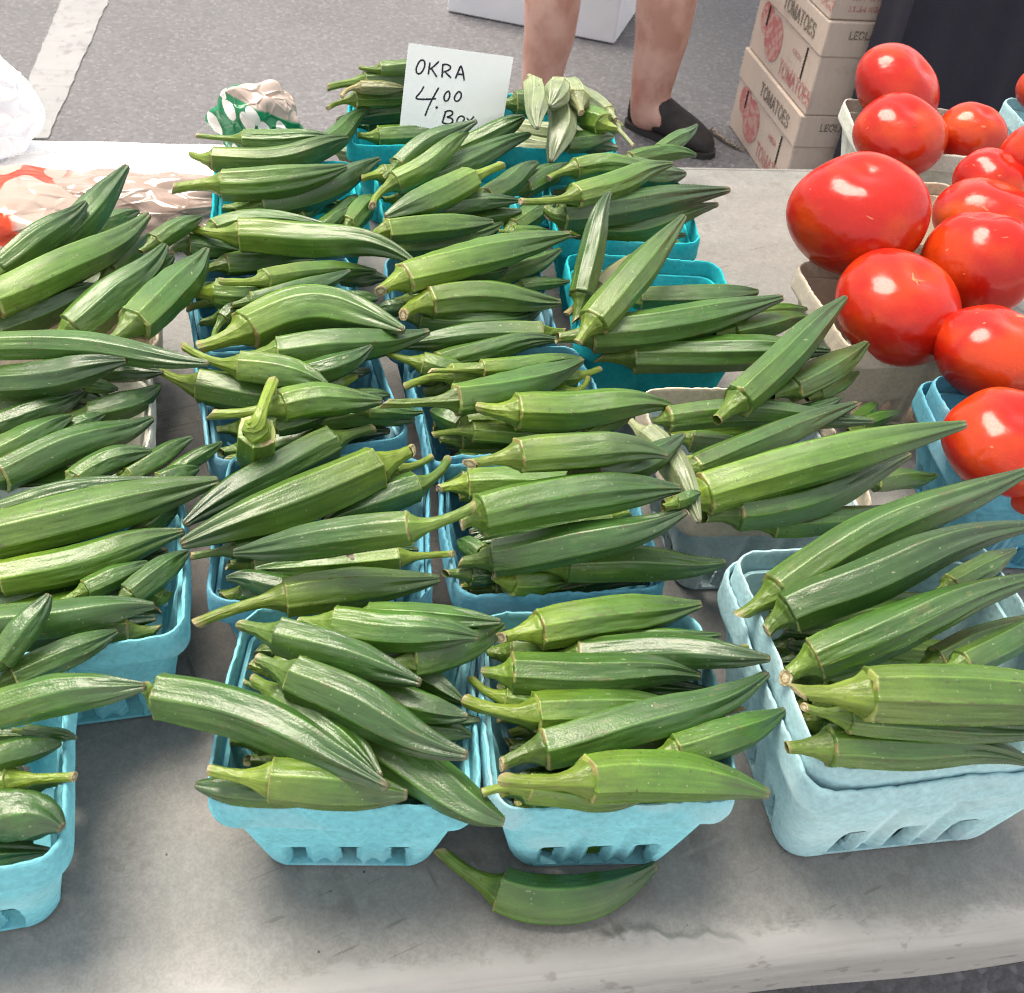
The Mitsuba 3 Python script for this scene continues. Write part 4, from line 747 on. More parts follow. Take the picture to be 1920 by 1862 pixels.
    ['d', [-964, 3540, 8785], [-903, 3493, 8800], [-306, 3222, 8830], [220, 2810, 8860], 1159, 1, 'longest okra pod overhanging the left side, front-row left-centre box', 'A1'],
    ['y', [693, 2842, 8690], [929, 2863, 8660], [1182, 2839, 8600], [1525, 2812, 8540], 707, 1, 'okra stem end with a white cut face at the front, front-row right-centre box', 'B1'],
    ['g', [1533, 3904, 8517], [1643, 3899, 8520], [1966, 3883, 8530], [2289, 3867, 8540], 510, 0, 'dark okra tip at the back right, front-row right-centre box', 'B1'],
    ['y', [2399, 3735, 8585], [2195, 3711, 8560], [1984, 3747, 8510], [1774, 3784, 8460], 567, 1, 'okra stem end poking out at the back right, front-row right-centre box', 'B1'],
    ['b', [2259, 3334, 8535], [2069, 3310, 8520], [1942, 3309, 8490], [1815, 3309, 8460], 510, 1, 'shaded okra pod with a tan stem end at the right, front-row right-centre box', 'B1'],
    ['y', [745, 3666, 8535], [913, 3530, 8520], [1087, 3498, 8490], [1260, 3465, 8460], 658, 1, 'okra pod with a small bright stem at the left rim, front-row right-centre box', 'B1'],
    ['g', [1574, 3011, 8574], [1769, 3050, 8580], [2114, 3132, 8590], [2465, 3258, 8600], 926, 0, 'okra pod pointing right over the right rim, front-row right-centre box', 'B1'],
    ['y', [685, 3472, 8600], [1054, 3367, 8580], [1419, 3394, 8540], [1899, 3419, 8500], 1062, 1, 'okra pod with a ringed cut stem on the left rim, front-row right-centre box', 'B1'],
    ['d', [830, 3072, 8565], [1062, 3136, 8580], [1700, 3248, 8610], [2431, 3488, 8640], 1065, 1, 'long okra pod slanting up to the right, front-row right-centre box', 'B1'],
    ['d', [1198, 3801, 8510], [1388, 3777, 8540], [1973, 3679, 8640], [2429, 3513, 8740], 898, 0, 'okra pod behind the level one, tip to the right, front-row right-centre box', 'B1'],
    ['g', [819, 3632, 8630], [957, 3617, 8620], [1510, 3585, 8600], [2057, 3545, 8580], 1084, 1, 'level okra pod with a stubby cap, front-row right-centre box', 'B1'],
    ['y', [929, 3849, 8655], [1155, 3904, 8640], [1651, 4000, 8610], [2219, 4084, 8580], 1103, 1, 'rearmost okra pod with a ringed cut stem, front-row right-centre box', 'B1'],
    ['y', [793, 2826, 8815], [1207, 2823, 8760], [1699, 2863, 8650], [2226, 2778, 8540], 1122, 1, 'front okra pod with a long forked-looking stem, front-row right-centre box', 'B1'],
    ['g', [-1778, 7742, 8574], [-1702, 7924, 8580], [-1577, 8222, 8590], [-1452, 8519, 8600], 922, 0, 'dark okra pod tip at the back, rear far-left box', 'L4'],
    ['g', [-1408, 7764, 8868], [-1309, 7885, 8880], [-1138, 8081, 8900], [-957, 8240, 8920], 729, 0, 'okra tip at the back right, rear far-left box', 'L4'],
    ['g', [-1473, 7654, 8664], [-1361, 7742, 8700], [-1269, 7814, 8730], [-1177, 7886, 8760], 682, 0, 'small dark okra tip at the right, rear far-left box', 'L4'],
    ['g', [-2239, 9385, 8080], [-2117, 9510, 8080], [-1930, 9704, 8080], [-1742, 9898, 8080], 813, 0, 'okra tip behind the biggest one, rear far-left box', 'L4'],
    ['g', [-2427, 7927, 8481], [-2245, 8106, 8580], [-1932, 8493, 8755], [-1640, 9107, 8930], 1276, 0, 'highest okra pod leaning up to the right, rear far-left box', 'L4'],
    ['g', [-2607, 7494, 8692], [-2456, 7677, 8740], [-2154, 8058, 8840], [-1891, 8428, 8940], 1133, 0, 'okra pod leaning in front of the highest one, rear far-left box', 'L4'],
    ['d', [-2620, 6963, 8555], [-2432, 7131, 8560], [-2082, 7436, 8570], [-1730, 7716, 8580], 1180, 0, 'low okra pod with a faint tip to the right, rear far-left box', 'L4'],
    ['g', [-1490, 6532, 8860], [-1355, 6765, 8860], [-1128, 7211, 8860], [-905, 7823, 8860], 1267, 0, 'rightmost leaning okra pod, rear far-left box', 'L4'],
    ['g', [-2049, 6850, 8536], [-1846, 7046, 8620], [-1533, 7389, 8750], [-1225, 7853, 8880], 1374, 0, 'okra pod leaning second from the right, rear far-left box', 'L4'],
    ['y', [-2623, 7001, 8776], [-2413, 7194, 8780], [-1891, 7752, 8790], [-1423, 8500, 8800], 1354, 0, 'biggest okra pod with a bright yellow-green side, rear far-left box', 'L4'],
    ['d', [-1918, 6483, 8509], [-1816, 6451, 8500], [-1699, 6413, 8490], [-1581, 6376, 8480], 496, 0, 'small dark okra tip deep in the middle, third-row far-left box', 'L3'],
    ['g', [-1795, 6422, 8599], [-1690, 6423, 8580], [-1581, 6424, 8560], [-1472, 6425, 8540], 493, 0, 'small dark okra tip near the back, third-row far-left box', 'L3'],
    ['d', [-1814, 6147, 8505], [-1632, 6174, 8520], [-1391, 6249, 8540], [-1185, 6440, 8560], 860, 0, 'okra pod pointing right under the long level one, third-row far-left box', 'L3'],
    ['d', [-1878, 5885, 8532], [-1772, 5951, 8540], [-1647, 6030, 8550], [-1522, 6108, 8560], 583, 0, 'short dark okra tip in the middle, third-row far-left box', 'L3'],
    ['d', [-1730, 6623, 8532], [-1605, 6587, 8560], [-1378, 6522, 8610], [-1151, 6458, 8660], 615, 0, 'shaded okra pod beneath the long level one, third-row far-left box', 'L3'],
    ['g', [-2607, 6498, 8858], [-2416, 6497, 8860], [-1526, 6444, 8870], [-799, 6241, 8880], 887, 0, 'long level okra pod across the back, third-row far-left box', 'L3'],
    ['g', [-1127, 5461, 8489], [-1039, 5535, 8500], [-881, 5667, 8520], [-724, 5799, 8540], 537, 0, 'okra tip at the far right, third-row far-left box', 'L3'],
    ['d', [-1218, 5299, 8571], [-1093, 5382, 8560], [-976, 5458, 8550], [-860, 5535, 8540], 699, 0, 'broad okra tip right of the front, third-row far-left box', 'L3'],
    ['g', [-1403, 5389, 8535], [-1302, 5482, 8540], [-1110, 5658, 8550], [-918, 5835, 8560], 637, 0, 'slim okra tip rising right, third-row far-left box', 'L3'],
    ['g', [-1707, 5229, 8620], [-1605, 5356, 8620], [-1401, 5554, 8620], [-1157, 5629, 8620], 760, 0, 'okra pod at the front with a flat tip, third-row far-left box', 'L3'],
    ['d', [-2407, 6015, 8475], [-2229, 6076, 8500], [-1947, 6191, 8540], [-1688, 6354, 8580], 881, 0, 'okra pod at the left edge below the ridged one, third-row far-left box', 'L3'],
    ['g', [-2299, 5492, 8612], [-2133, 5620, 8620], [-1919, 5792, 8630], [-1708, 5992, 8640], 978, 0, 'okra pod at the left edge, tip up right, third-row far-left box', 'L3'],
    ['d', [-2527, 6352, 8617], [-2294, 6335, 8660], [-1776, 6308, 8760], [-1358, 6321, 8860], 1103, 0, 'ridged okra pod under the level one, third-row far-left box', 'L3'],
    ['d', [-2234, 5295, 8611], [-2071, 5437, 8600], [-1626, 5802, 8570], [-1202, 6080, 8540], 1020, 0, 'long okra pod slanting up right at the front, third-row far-left box', 'L3'],
    ['g', [-1299, 4987, 8455], [-1174, 5071, 8480], [-1074, 5138, 8500], [-974, 5205, 8520], 712, 0, 'shaded okra tip at the back right, second-row far-left box', 'L2'],
    ['g', [-984, 4545, 8410], [-1031, 4497, 8420], [-1127, 4537, 8440], [-1348, 4620, 8460], 576, 1, 'okra pod showing its round cut stem end, second-row far-left box', 'L2'],
    ['d', [-1293, 4281, 8554], [-1181, 4399, 8560], [-1012, 4574, 8570], [-865, 4724, 8580], 757, 0, 'okra pod at the right with its tip up, second-row far-left box', 'L2'],
    ['d', [-2113, 4988, 8660], [-1986, 5050, 8660], [-1515, 5237, 8660], [-1014, 5308, 8660], 662, 0, 'slim okra pod along the back, second-row far-left box', 'L2'],
    ['y', [-2129, 4567, 8540], [-1922, 4610, 8540], [-1387, 4746, 8540], [-907, 4942, 8540], 987, 0, 'okra pod with a yellow shoulder under the brightest one, second-row far-left box', 'L2'],
    ['g', [-1553, 4399, 8540], [-1434, 4476, 8540], [-1270, 4582, 8540], [-1106, 4688, 8540], 662, 0, 'okra pod tip near the middle right, second-row far-left box', 'L2'],
    ['y', [-2392, 4720, 8636], [-2122, 4805, 8640], [-1399, 5038, 8650], [-704, 5272, 8660], 1329, 0, 'brightest broad okra pod on top, second-row far-left box', 'L2'],
    ['d', [-2082, 4182, 8620], [-1890, 4188, 8620], [-1422, 4213, 8620], [-1017, 4260, 8620], 894, 0, 'okra pod lying level at the front, second-row far-left box', 'L2'],
    ['g', [-1688, 3563, 8488], [-1609, 3536, 8500], [-1474, 3489, 8520], [-1338, 3442, 8540], 388, 0, 'thin dark okra tip over the right rim, front far-left box', 'L1'],
    ['d', [-1852, 3753, 8585], [-1714, 3837, 8580], [-1441, 4002, 8570], [-1219, 4139, 8560], 756, 0, 'okra pod with a blunt tip at the back, front far-left box', 'L1'],
    ['d', [-1844, 3751, 8634], [-1755, 3856, 8700], [-1625, 4008, 8800], [-1511, 4132, 8900], 710, 0, 'okra pod leaning up at the back, front far-left box', 'L1'],
    ['y', [-1325, 3222, 8525], [-1633, 3225, 8520], [-1769, 3223, 8510], [-1905, 3221, 8500], 877, 1, 'okra pod with a torn stem reaching over the right rim, front far-left box', 'L1'],
    ['d', [-1827, 3211, 8671], [-1710, 3278, 8640], [-1558, 3356, 8600], [-1408, 3408, 8560], 640, 0, 'okra pod with its tip at the middle, front far-left box', 'L1'],
    ['g', [-1895, 3471, 8699], [-1704, 3495, 8740], [-1327, 3520, 8820], [-950, 3472, 8900], 915, 0, 'long okra pod reaching right toward the next box, front far-left box', 'L1'],
    ['d', [-1960, 3021, 8560], [-1727, 3020, 8560], [-1506, 2999, 8560], [-1329, 2913, 8560], 1082, 0, 'plump okra pod overhanging the front, front far-left box', 'L1'],
    ['g', [570, 3120, 7620], [871, 2861, 7620], [1311, 2761, 7620], [1816, 2920, 7620], 1183, 1, 'curved okra pod lying loose on the table in front of a box', 'TABLE'],
    ['d', [-484, 3257, 8147], [-325, 3240, 8148], [19, 3205, 8152], [460, 3156, 8152], 1055, 0, 'second shaded okra pod buried under the others, front-row left-centre box', 'FA1'],
    ['d', [-480, 3281, 8159], [-320, 3286, 8153], [63, 3280, 8144], [486, 3315, 8127], 1057, 0, 'fifth shaded okra pod buried under the others, front-row left-centre box', 'FA1'],
    ['g', [-458, 3498, 8120], [-298, 3496, 8118], [130, 3448, 8122], [546, 3488, 8107], 959, 0, 'eighth shaded okra pod buried under the others, front-row left-centre box', 'FA1'],
    ['d', [-473, 3181, 8395], [-313, 3164, 8391], [161, 3062, 8360], [650, 3061, 8366], 961, 0, 'frontmost shaded okra pod buried under the others, front-row left-centre box', 'FA1'],
    ['d', [-488, 3341, 8374], [-331, 3313, 8367], [102, 3205, 8333], [624, 3144, 8323], 983, 0, 'third shaded okra pod buried under the others, front-row left-centre box', 'FA1'],
    ['g', [-588, 3476, 8390], [-429, 3462, 8393], [84, 3414, 8399], [598, 3372, 8408], 1047, 0, 'sixth shaded okra pod buried under the others, front-row left-centre box', 'FA1'],
    ['y', [-489, 3971, 8404], [-336, 3924, 8403], [182, 3834, 8422], [698, 3608, 8398], 970, 0, 'tenth shaded okra pod buried under the others, front-row left-centre box', 'FA1'],
    ['d', [-454, 4103, 8369], [-295, 4089, 8369], [245, 4016, 8366], [779, 3995, 8369], 1026, 0, 'rearmost shaded okra pod buried under the others, front-row left-centre box', 'FA1'],
    ['d', [564, 3282, 7743], [405, 3299, 7742], [-16, 3352, 7737], [-430, 3388, 7742], 1170, 0, 'fourth shaded okra pod buried under the others, front-row left-centre box', 'FA1'],
    ['d', [-463, 3460, 7678], [-303, 3448, 7676], [166, 3416, 7665], [535, 3384, 7662], 1112, 0, 'seventh shaded okra pod buried under the others, front-row left-centre box', 'FA1'],
    ['y', [-440, 3607, 7706], [-280, 3608, 7710], [145, 3605, 7730], [559, 3609, 7733], 1171, 0, 'ninth shaded okra pod buried under the others, front-row left-centre box', 'FA1'],
    ['d', [-707, 4547, 8370], [-548, 4534, 8378], [-69, 4500, 8416], [448, 4453, 8432], 870, 0, 'frontmost shaded okra pod buried under the others, second-row left-centre box', 'FA2'],
    ['y', [-661, 4508, 8393], [-504, 4538, 8399], [25, 4632, 8421], [560, 4740, 8439], 948, 0, 'second shaded okra pod buried under the others, second-row left-centre box', 'FA2'],
    ['g', [-653, 4768, 8397], [-493, 4772, 8396], [8, 4783, 8381], [480, 4795, 8386], 947, 0, 'third shaded okra pod buried under the others, second-row left-centre box', 'FA2'],
    ['g', [-636, 5122, 8357], [-479, 5091, 8354], [59, 4951, 8342], [554, 4885, 8334], 932, 0, 'rearmost shaded okra pod buried under the others, second-row left-centre box', 'FA2'],
    ['g', [-702, 5817, 8373], [-544, 5843, 8381], [-100, 5960, 8426], [441, 6004, 8430], 892, 0, 'frontmost shaded okra pod buried under the others, third-row left-centre box', 'FA3'],
    ['d', [-755, 5911, 8354], [-597, 5940, 8349], [-127, 6006, 8328], [378, 6121, 8321], 922, 0, 'second shaded okra pod buried under the others, third-row left-centre box', 'FA3'],
    ['g', [-781, 6165, 8352], [-621, 6175, 8345], [-148, 6178, 8324], [386, 6236, 8300], 1040, 0, 'third shaded okra pod buried under the others, third-row left-centre box', 'FA3'],
    ['d', [-799, 6361, 8388], [-647, 6413, 8391], [-205, 6628, 8414], [283, 6730, 8411], 929, 0, 'fourth shaded okra pod buried under the others, third-row left-centre box', 'FA3'],
    ['d', [-811, 6651, 8371], [-652, 6671, 8375], [-195, 6752, 8382], [338, 6798, 8395], 899, 0, 'rearmost shaded okra pod buried under the others, third-row left-centre box', 'FA3'],
    ['g', [-997, 7509, 8370], [-840, 7541, 8367], [-323, 7619, 8362], [203, 7754, 8350], 993, 0, 'frontmost shaded okra pod buried under the others, fourth-row left-centre box', 'FA4'],
    ['g', [-1150, 7908, 8354], [-991, 7929, 8361], [-477, 7984, 8378], [52, 8066, 8409], 998, 0, 'rearmost shaded okra pod buried under the others, fourth-row left-centre box', 'FA4'],
    ['g', [-889, 9394, 8382], [-730, 9406, 8378], [-204, 9468, 8371], [258, 9479, 8347], 1018, 0, 'only shaded okra pod buried under the others, fifth-row left-centre box', 'FA5'],
    ['d', [414, 11348, 8352], [570, 11313, 8356], [1050, 11185, 8383], [1557, 11092, 8383], 883, 0, 'only shaded okra pod buried under the others, back box left of the sign', 'FA6'],
    ['y', [963, 3087, 8167], [1123, 3075, 8170], [1501, 3032, 8175], [1928, 3015, 8181], 955, 0, 'second shaded okra pod buried under the others, front-row right-centre box', 'FB1'],
    ['y', [1956, 3056, 8105], [1799, 3089, 8112], [1405, 3113, 8130], [983, 3260, 8149], 978, 0, 'fourth shaded okra pod buried under the others, front-row right-centre box', 'FB1'],
    ['g', [960, 3470, 8164], [1117, 3441, 8162], [1539, 3417, 8163], [1921, 3290, 8153], 912, 0, 'seventh shaded okra pod buried under the others, front-row right-centre box', 'FB1'],
    ['g', [979, 3528, 8162], [1138, 3539, 8152], [1594, 3502, 8123], [1971, 3597, 8099], 974, 0, 'tenth shaded okra pod buried under the others, front-row right-centre box', 'FB1'],
    ['g', [855, 3028, 8370], [1014, 3017, 8358], [1505, 2962, 8346], [2046, 2940, 8282], 941, 0, 'frontmost shaded okra pod buried under the others, front-row right-centre box', 'FB1'],
    ['y', [2144, 3248, 8355], [1985, 3258, 8349], [1443, 3300, 8321], [932, 3324, 8305], 908, 0, 'fifth shaded okra pod buried under the others, front-row right-centre box', 'FB1'],
    ['g', [917, 3529, 8339], [1076, 3519, 8344], [1591, 3514, 8351], [2065, 3455, 8377], 1019, 0, 'ninth shaded okra pod buried under the others, front-row right-centre box', 'FB1'],
    ['d', [930, 3716, 8348], [1089, 3697, 8354], [1624, 3670, 8383], [2143, 3571, 8396], 1045, 0, 'eleventh shaded okra pod buried under the others, front-row right-centre box', 'FB1'],
    ['g', [862, 3831, 8352], [1022, 3832, 8360], [1545, 3860, 8398], [2081, 3835, 8412], 959, 0, 'twelfth shaded okra pod buried under the others, front-row right-centre box', 'FB1'],
    ['g', [869, 3983, 8360], [1028, 3969, 8361], [1552, 3912, 8359], [2069, 3874, 8366], 1045, 0, 'rearmost shaded okra pod buried under the others, front-row right-centre box', 'FB1'],
    ['g', [1977, 3156, 7755], [1819, 3168, 7732], [1378, 3155, 7660], [981, 3230, 7610], 1147, 0, 'third shaded okra pod buried under the others, front-row right-centre box', 'FB1'],
    ['y', [946, 3282, 7718], [1106, 3288, 7723], [1536, 3281, 7748], [1950, 3317, 7750], 1083, 0, 'sixth shaded okra pod buried under the others, front-row right-centre box', 'FB1'],
    ['g', [957, 3410, 7720], [1116, 3425, 7720], [1582, 3485, 7725], [1964, 3508, 7722], 1150, 0, 'eighth shaded okra pod buried under the others, front-row right-centre box', 'FB1'],
    ['d', [835, 4492, 8354], [995, 4490, 8355], [1478, 4502, 8363], [2028, 4475, 8362], 936, 0, 'frontmost shaded okra pod buried under the others, second-row right-centre box', 'FB2'],
    ['y', [794, 4515, 8385], [952, 4538, 8386], [1515, 4658, 8380], [2015, 4694, 8398], 993, 0, 'second shaded okra pod buried under the others, second-row right-centre box', 'FB2'],
    ['g', [2018, 5087, 8406], [1861, 5056, 8403], [1353, 4952, 8384], [859, 4864, 8381], 885, 0, 'third shaded okra pod buried under the others, second-row right-centre box', 'FB2'],
    ['d', [2049, 5253, 8377], [1892, 5227, 8367], [1423, 5169, 8353], [911, 5061, 8303], 922, 0, 'fourth shaded okra pod buried under the others, second-row right-centre box', 'FB2'],
    ['g', [865, 5322, 8399], [1025, 5319, 8396], [1495, 5309, 8389], [2043, 5303, 8379], 1055, 0, 'fifth shaded okra pod buried under the others, second-row right-centre box', 'FB2'],
    ['d', [734, 5458, 8369], [893, 5456, 8371], [1402, 5430, 8365], [1966, 5442, 8384], 1041, 0, 'rearmost shaded okra pod buried under the others, second-row right-centre box', 'FB2'],
    ['d', [1874, 6158, 8155], [1714, 6155, 8155], [1287, 6138, 8146], [873, 6137, 8158], 918, 0, 'fourth shaded okra pod buried under the others, third-row right-centre box', 'FB3'],
    ['d', [759, 5707, 8354], [918, 5718, 8351], [1452, 5723, 8339], [1917, 5785, 8335], 913, 0, 'frontmost shaded okra pod buried under the others, third-row right-centre box', 'FB3'],
    ['g', [797, 5971, 8373], [956, 5951, 8374], [1504, 5908, 8375], [1931, 5827, 8384], 966, 0, 'second shaded okra pod buried under the others, third-row right-centre box', 'FB3'],
    ['g', [809, 5996, 8385], [968, 6015, 8380], [1495, 6022, 8379], [1997, 6141, 8352], 1046, 0, 'third shaded okra pod buried under the others, third-row right-centre box', 'FB3'],
    ['y', [766, 6124, 8367], [923, 6156, 8364], [1467, 6274, 8356], [1931, 6363, 8345], 979, 0, 'fifth shaded okra pod buried under the others, third-row right-centre box', 'FB3'],
    ['g', [740, 6539, 8367], [899, 6555, 8374], [1460, 6623, 8396], [1910, 6660, 8423], 939, 0, 'sixth shaded okra pod buried under the others, third-row right-centre box', 'FB3'],
    ['g', [712, 6696, 8341], [872, 6703, 8349], [1341, 6750, 8367], [1881, 6744, 8399], 1018, 0, 'rearmost shaded okra pod buried under the others, third-row right-centre box', 'FB3'],
    ['g', [571, 7800, 8375], [731, 7808, 8381], [1202, 7822, 8382], [1745, 7854, 8422], 864, 0, 'only shaded okra pod buried under the others, fourth-row right-centre box', 'FB4'],
    ['y', [591, 9621, 8372], [749, 9598, 8377], [1279, 9491, 8398], [1828, 9442, 8413], 869, 0, 'only shaded okra pod buried under the others, box holding the sign', 'FB5'],
    ['p', [1875, 10758, 8374], [2032, 10726, 8375], [2528, 10656, 8382], [3051, 10521, 8378], 943, 0, 'frontmost shaded okra pod buried under the others, back box right of the sign', 'FB6'],
    ['p', [1910, 11092, 8361], [2066, 11059, 8356], [2558, 10880, 8326], [3067, 10841, 8325], 947, 0, 'second shaded okra pod buried under the others, back box right of the sign', 'FB6'],
    ['p', [2009, 11250, 8395], [2165, 11215, 8394], [2615, 11095, 8405], [3112, 11001, 8385], 1046, 0, 'rearmost shaded okra pod buried under the others, back box right of the sign', 'FB6'],
    ['g', [3918, 3073, 8071], [3758, 3072, 8072], [3276, 3049, 8068], [2750, 3063, 8080], 1112, 0, 'frontmost shaded okra pod buried under the others, front right box', 'FC1'],
    ['d', [2747, 3382, 8083], [2902, 3344, 8079], [3396, 3224, 8083], [3902, 3101, 8058], 1130, 0, 'third shaded okra pod buried under the others, front right box', 'FC1'],
    ['y', [2731, 3509, 8115], [2891, 3498, 8110], [3369, 3441, 8100], [3899, 3430, 8080], 1038, 0, 'sixth shaded okra pod buried under the others, front right box', 'FC1'],
    ['g', [2729, 3730, 8097], [2889, 3719, 8100], [3413, 3665, 8102], [3897, 3652, 8119], 1264, 0, 'ninth shaded okra pod buried under the others, front right box', 'FC1'],
    ['g', [3911, 3904, 8118], [3751, 3908, 8120], [3254, 3906, 8122], [2767, 3931, 8134], 1216, 0, 'eleventh shaded okra pod buried under the others, front right box', 'FC1'],
    ['d', [2726, 4057, 8144], [2886, 4059, 8139], [3374, 4045, 8122], [3844, 4067, 8105], 1080, 0, 'thirteenth shaded okra pod buried under the others, front right box', 'FC1'],
    ['y', [2733, 3449, 8361], [2891, 3426, 8365], [3391, 3307, 8389], [3900, 3275, 8389], 1212, 0, 'fourth shaded okra pod buried under the others, front right box', 'FC1'],
    ['d', [2731, 3678, 8375], [2889, 3656, 8368], [3446, 3562, 8343], [3898, 3512, 8323], 1164, 0, 'seventh shaded okra pod buried under the others, front right box', 'FC1'],
    ['y', [3911, 3657, 8383], [3753, 3684, 8387], [3212, 3774, 8393], [2743, 3857, 8412], 1055, 0, 'tenth shaded okra pod buried under the others, front right box', 'FC1'],
    ['y', [3910, 4033, 8401], [3750, 4020, 8407], [3221, 3973, 8443], [2743, 3942, 8443], 1087, 0, 'twelfth shaded okra pod buried under the others, front right box', 'FC1'],
    ['y', [2726, 4122, 8369], [2885, 4123, 8379], [3423, 4087, 8400], [3893, 4132, 8445], 1081, 0, 'rearmost shaded okra pod buried under the others, front right box', 'FC1'],
    ['d', [2733, 3206, 7742], [2893, 3207, 7744], [3350, 3230, 7741], [3901, 3216, 7758], 1286, 0, 'second shaded okra pod buried under the others, front right box', 'FC1'],
    ['y', [2732, 3357, 7727], [2892, 3359, 7722], [3374, 3288, 7704], [3900, 3370, 7691], 1295, 0, 'fifth shaded okra pod buried under the others, front right box', 'FC1'],
    ['g', [2730, 3554, 7743], [2890, 3561, 7746], [3366, 3583, 7737], [3898, 3611, 7761], 1313, 0, 'eighth shaded okra pod buried under the others, front right box', 'FC1'],
    ['g', [2556, 5947, 8340], [2712, 5910, 8343], [3143, 5761, 8335], [3551, 5711, 8359], 901, 0, 'fourth shaded okra pod buried under the others, second-row right box', 'FC2'],
    ['y', [2553, 6018, 8346], [2713, 6010, 8342], [3190, 6005, 8335], [3552, 5968, 8321], 1038, 0, 'rearmost shaded okra pod buried under the others, second-row right box', 'FC2'],
    ['g', [2549, 5344, 7747], [2708, 5343, 7743], [3135, 5254, 7744], [3548, 5338, 7724], 1071, 0, 'frontmost shaded okra pod buried under the others, second-row right box', 'FC2'],
    ['g', [2549, 5463, 7729], [2709, 5462, 7723], [3144, 5479, 7708], [3549, 5460, 7695], 1080, 0, 'second shaded okra pod buried under the others, second-row right box', 'FC2'],
    ['d', [3590, 5622, 7717], [3430, 5627, 7713], [2979, 5664, 7666], [2590, 5655, 7690], 1118, 0, 'third shaded okra pod buried under the others, second-row right box', 'FC2'],
    ['g', [3475, 8734, 8363], [3315, 8747, 8364], [2809, 8828, 8348], [2245, 8831, 8372], 1004, 0, 'frontmost shaded okra pod buried under the others, rear right box', 'FC4'],
    ['y', [2313, 8972, 8380], [2472, 8958, 8386], [2951, 8901, 8398], [3469, 8873, 8422], 871, 0, 'second shaded okra pod buried under the others, rear right box', 'FC4'],
    ['d', [2326, 9820, 8359], [2486, 9807, 8356], [3015, 9737, 8348], [3478, 9729, 8338], 963, 0, 'rearmost shaded okra pod buried under the others, rear right box', 'FC4'],
    ['g', [-2535, 2947, 8155], [-2377, 2974, 8152], [-1967, 3056, 8138], [-1579, 3112, 8137], 883, 0, 'second shaded okra pod buried under the others, front far-left box', 'FL1'],
    ['g', [-2613, 2791, 8391], [-2454, 2806, 8389], [-1915, 2892, 8380], [-1414, 2907, 8373], 897, 0, 'frontmost shaded okra pod buried under the others, front far-left box', 'FL1'],
    ['g', [-1441, 3311, 8360], [-1601, 3303, 8355], [-2127, 3217, 8356], [-2595, 3255, 8325], 943, 0, 'third shaded okra pod buried under the others, front far-left box', 'FL1'],
    ['y', [-2719, 3343, 8375], [-2562, 3375, 8374], [-2062, 3513, 8377], [-1557, 3583, 8367], 867, 0, 'rearmost shaded okra pod buried under the others, front far-left box', 'FL1'],
    ['d', [-1098, 4674, 8133], [-1257, 4655, 8143], [-1622, 4579, 8171], [-2063, 4560, 8194], 952, 0, 'fourth shaded okra pod buried under the others, second-row far-left box', 'FL2'],
    ['g', [-1035, 4296, 8368], [-1194, 4283, 8370], [-1741, 4232, 8384], [-2210, 4199, 8382], 917, 0, 'frontmost shaded okra pod buried under the others, second-row far-left box', 'FL2'],
    ['d', [-2192, 4333, 8438], [-2032, 4337, 8433], [-1545, 4334, 8410], [-1042, 4363, 8402], 957, 0, 'second shaded okra pod buried under the others, second-row far-left box', 'FL2'],
    ['y', [-2182, 4386, 8345], [-2027, 4424, 8347], [-1496, 4519, 8352], [-1029, 4672, 8358], 956, 0, 'third shaded okra pod buried under the others, second-row far-left box', 'FL2'],
    ['d', [-2146, 4505, 8361], [-1994, 4556, 8359], [-1503, 4754, 8369], [-954, 4906, 8349], 983, 0, 'fifth shaded okra pod buried under the others, second-row far-left box', 'FL2'],
    ['g', [-2228, 4786, 8343], [-2069, 4807, 8348], [-1578, 4878, 8352], [-1028, 4948, 8376], 891, 0, 'rearmost shaded okra pod buried under the others, second-row far-left box', 'FL2'],
    ['g', [-1252, 5682, 8363], [-1412, 5672, 8365], [-1915, 5619, 8366], [-2473, 5607, 8379], 978, 0, 'frontmost shaded okra pod buried under the others, third-row far-left box', 'FL3'],
    ['g', [-2547, 6507, 8364], [-2387, 6503, 8367], [-1875, 6471, 8376], [-1415, 6478, 8381], 990, 0, 'rearmost shaded okra pod buried under the others, third-row far-left box', 'FL3'],
    ['g', [-2499, 8023, 8352], [-2339, 8032, 8350], [-1837, 8071, 8362], [-1368, 8088, 8334], 1051, 0, 'only shaded okra pod buried under the others, rear far-left box', 'FL4']
]
for i, (tone, S, H, M, Tp, R, cut, label, group) in enumerate(PODS):
    k = pod(i, tone, S, H, M, Tp, R, cut)
    tag(k, label, 'okra', GROUPS[group])

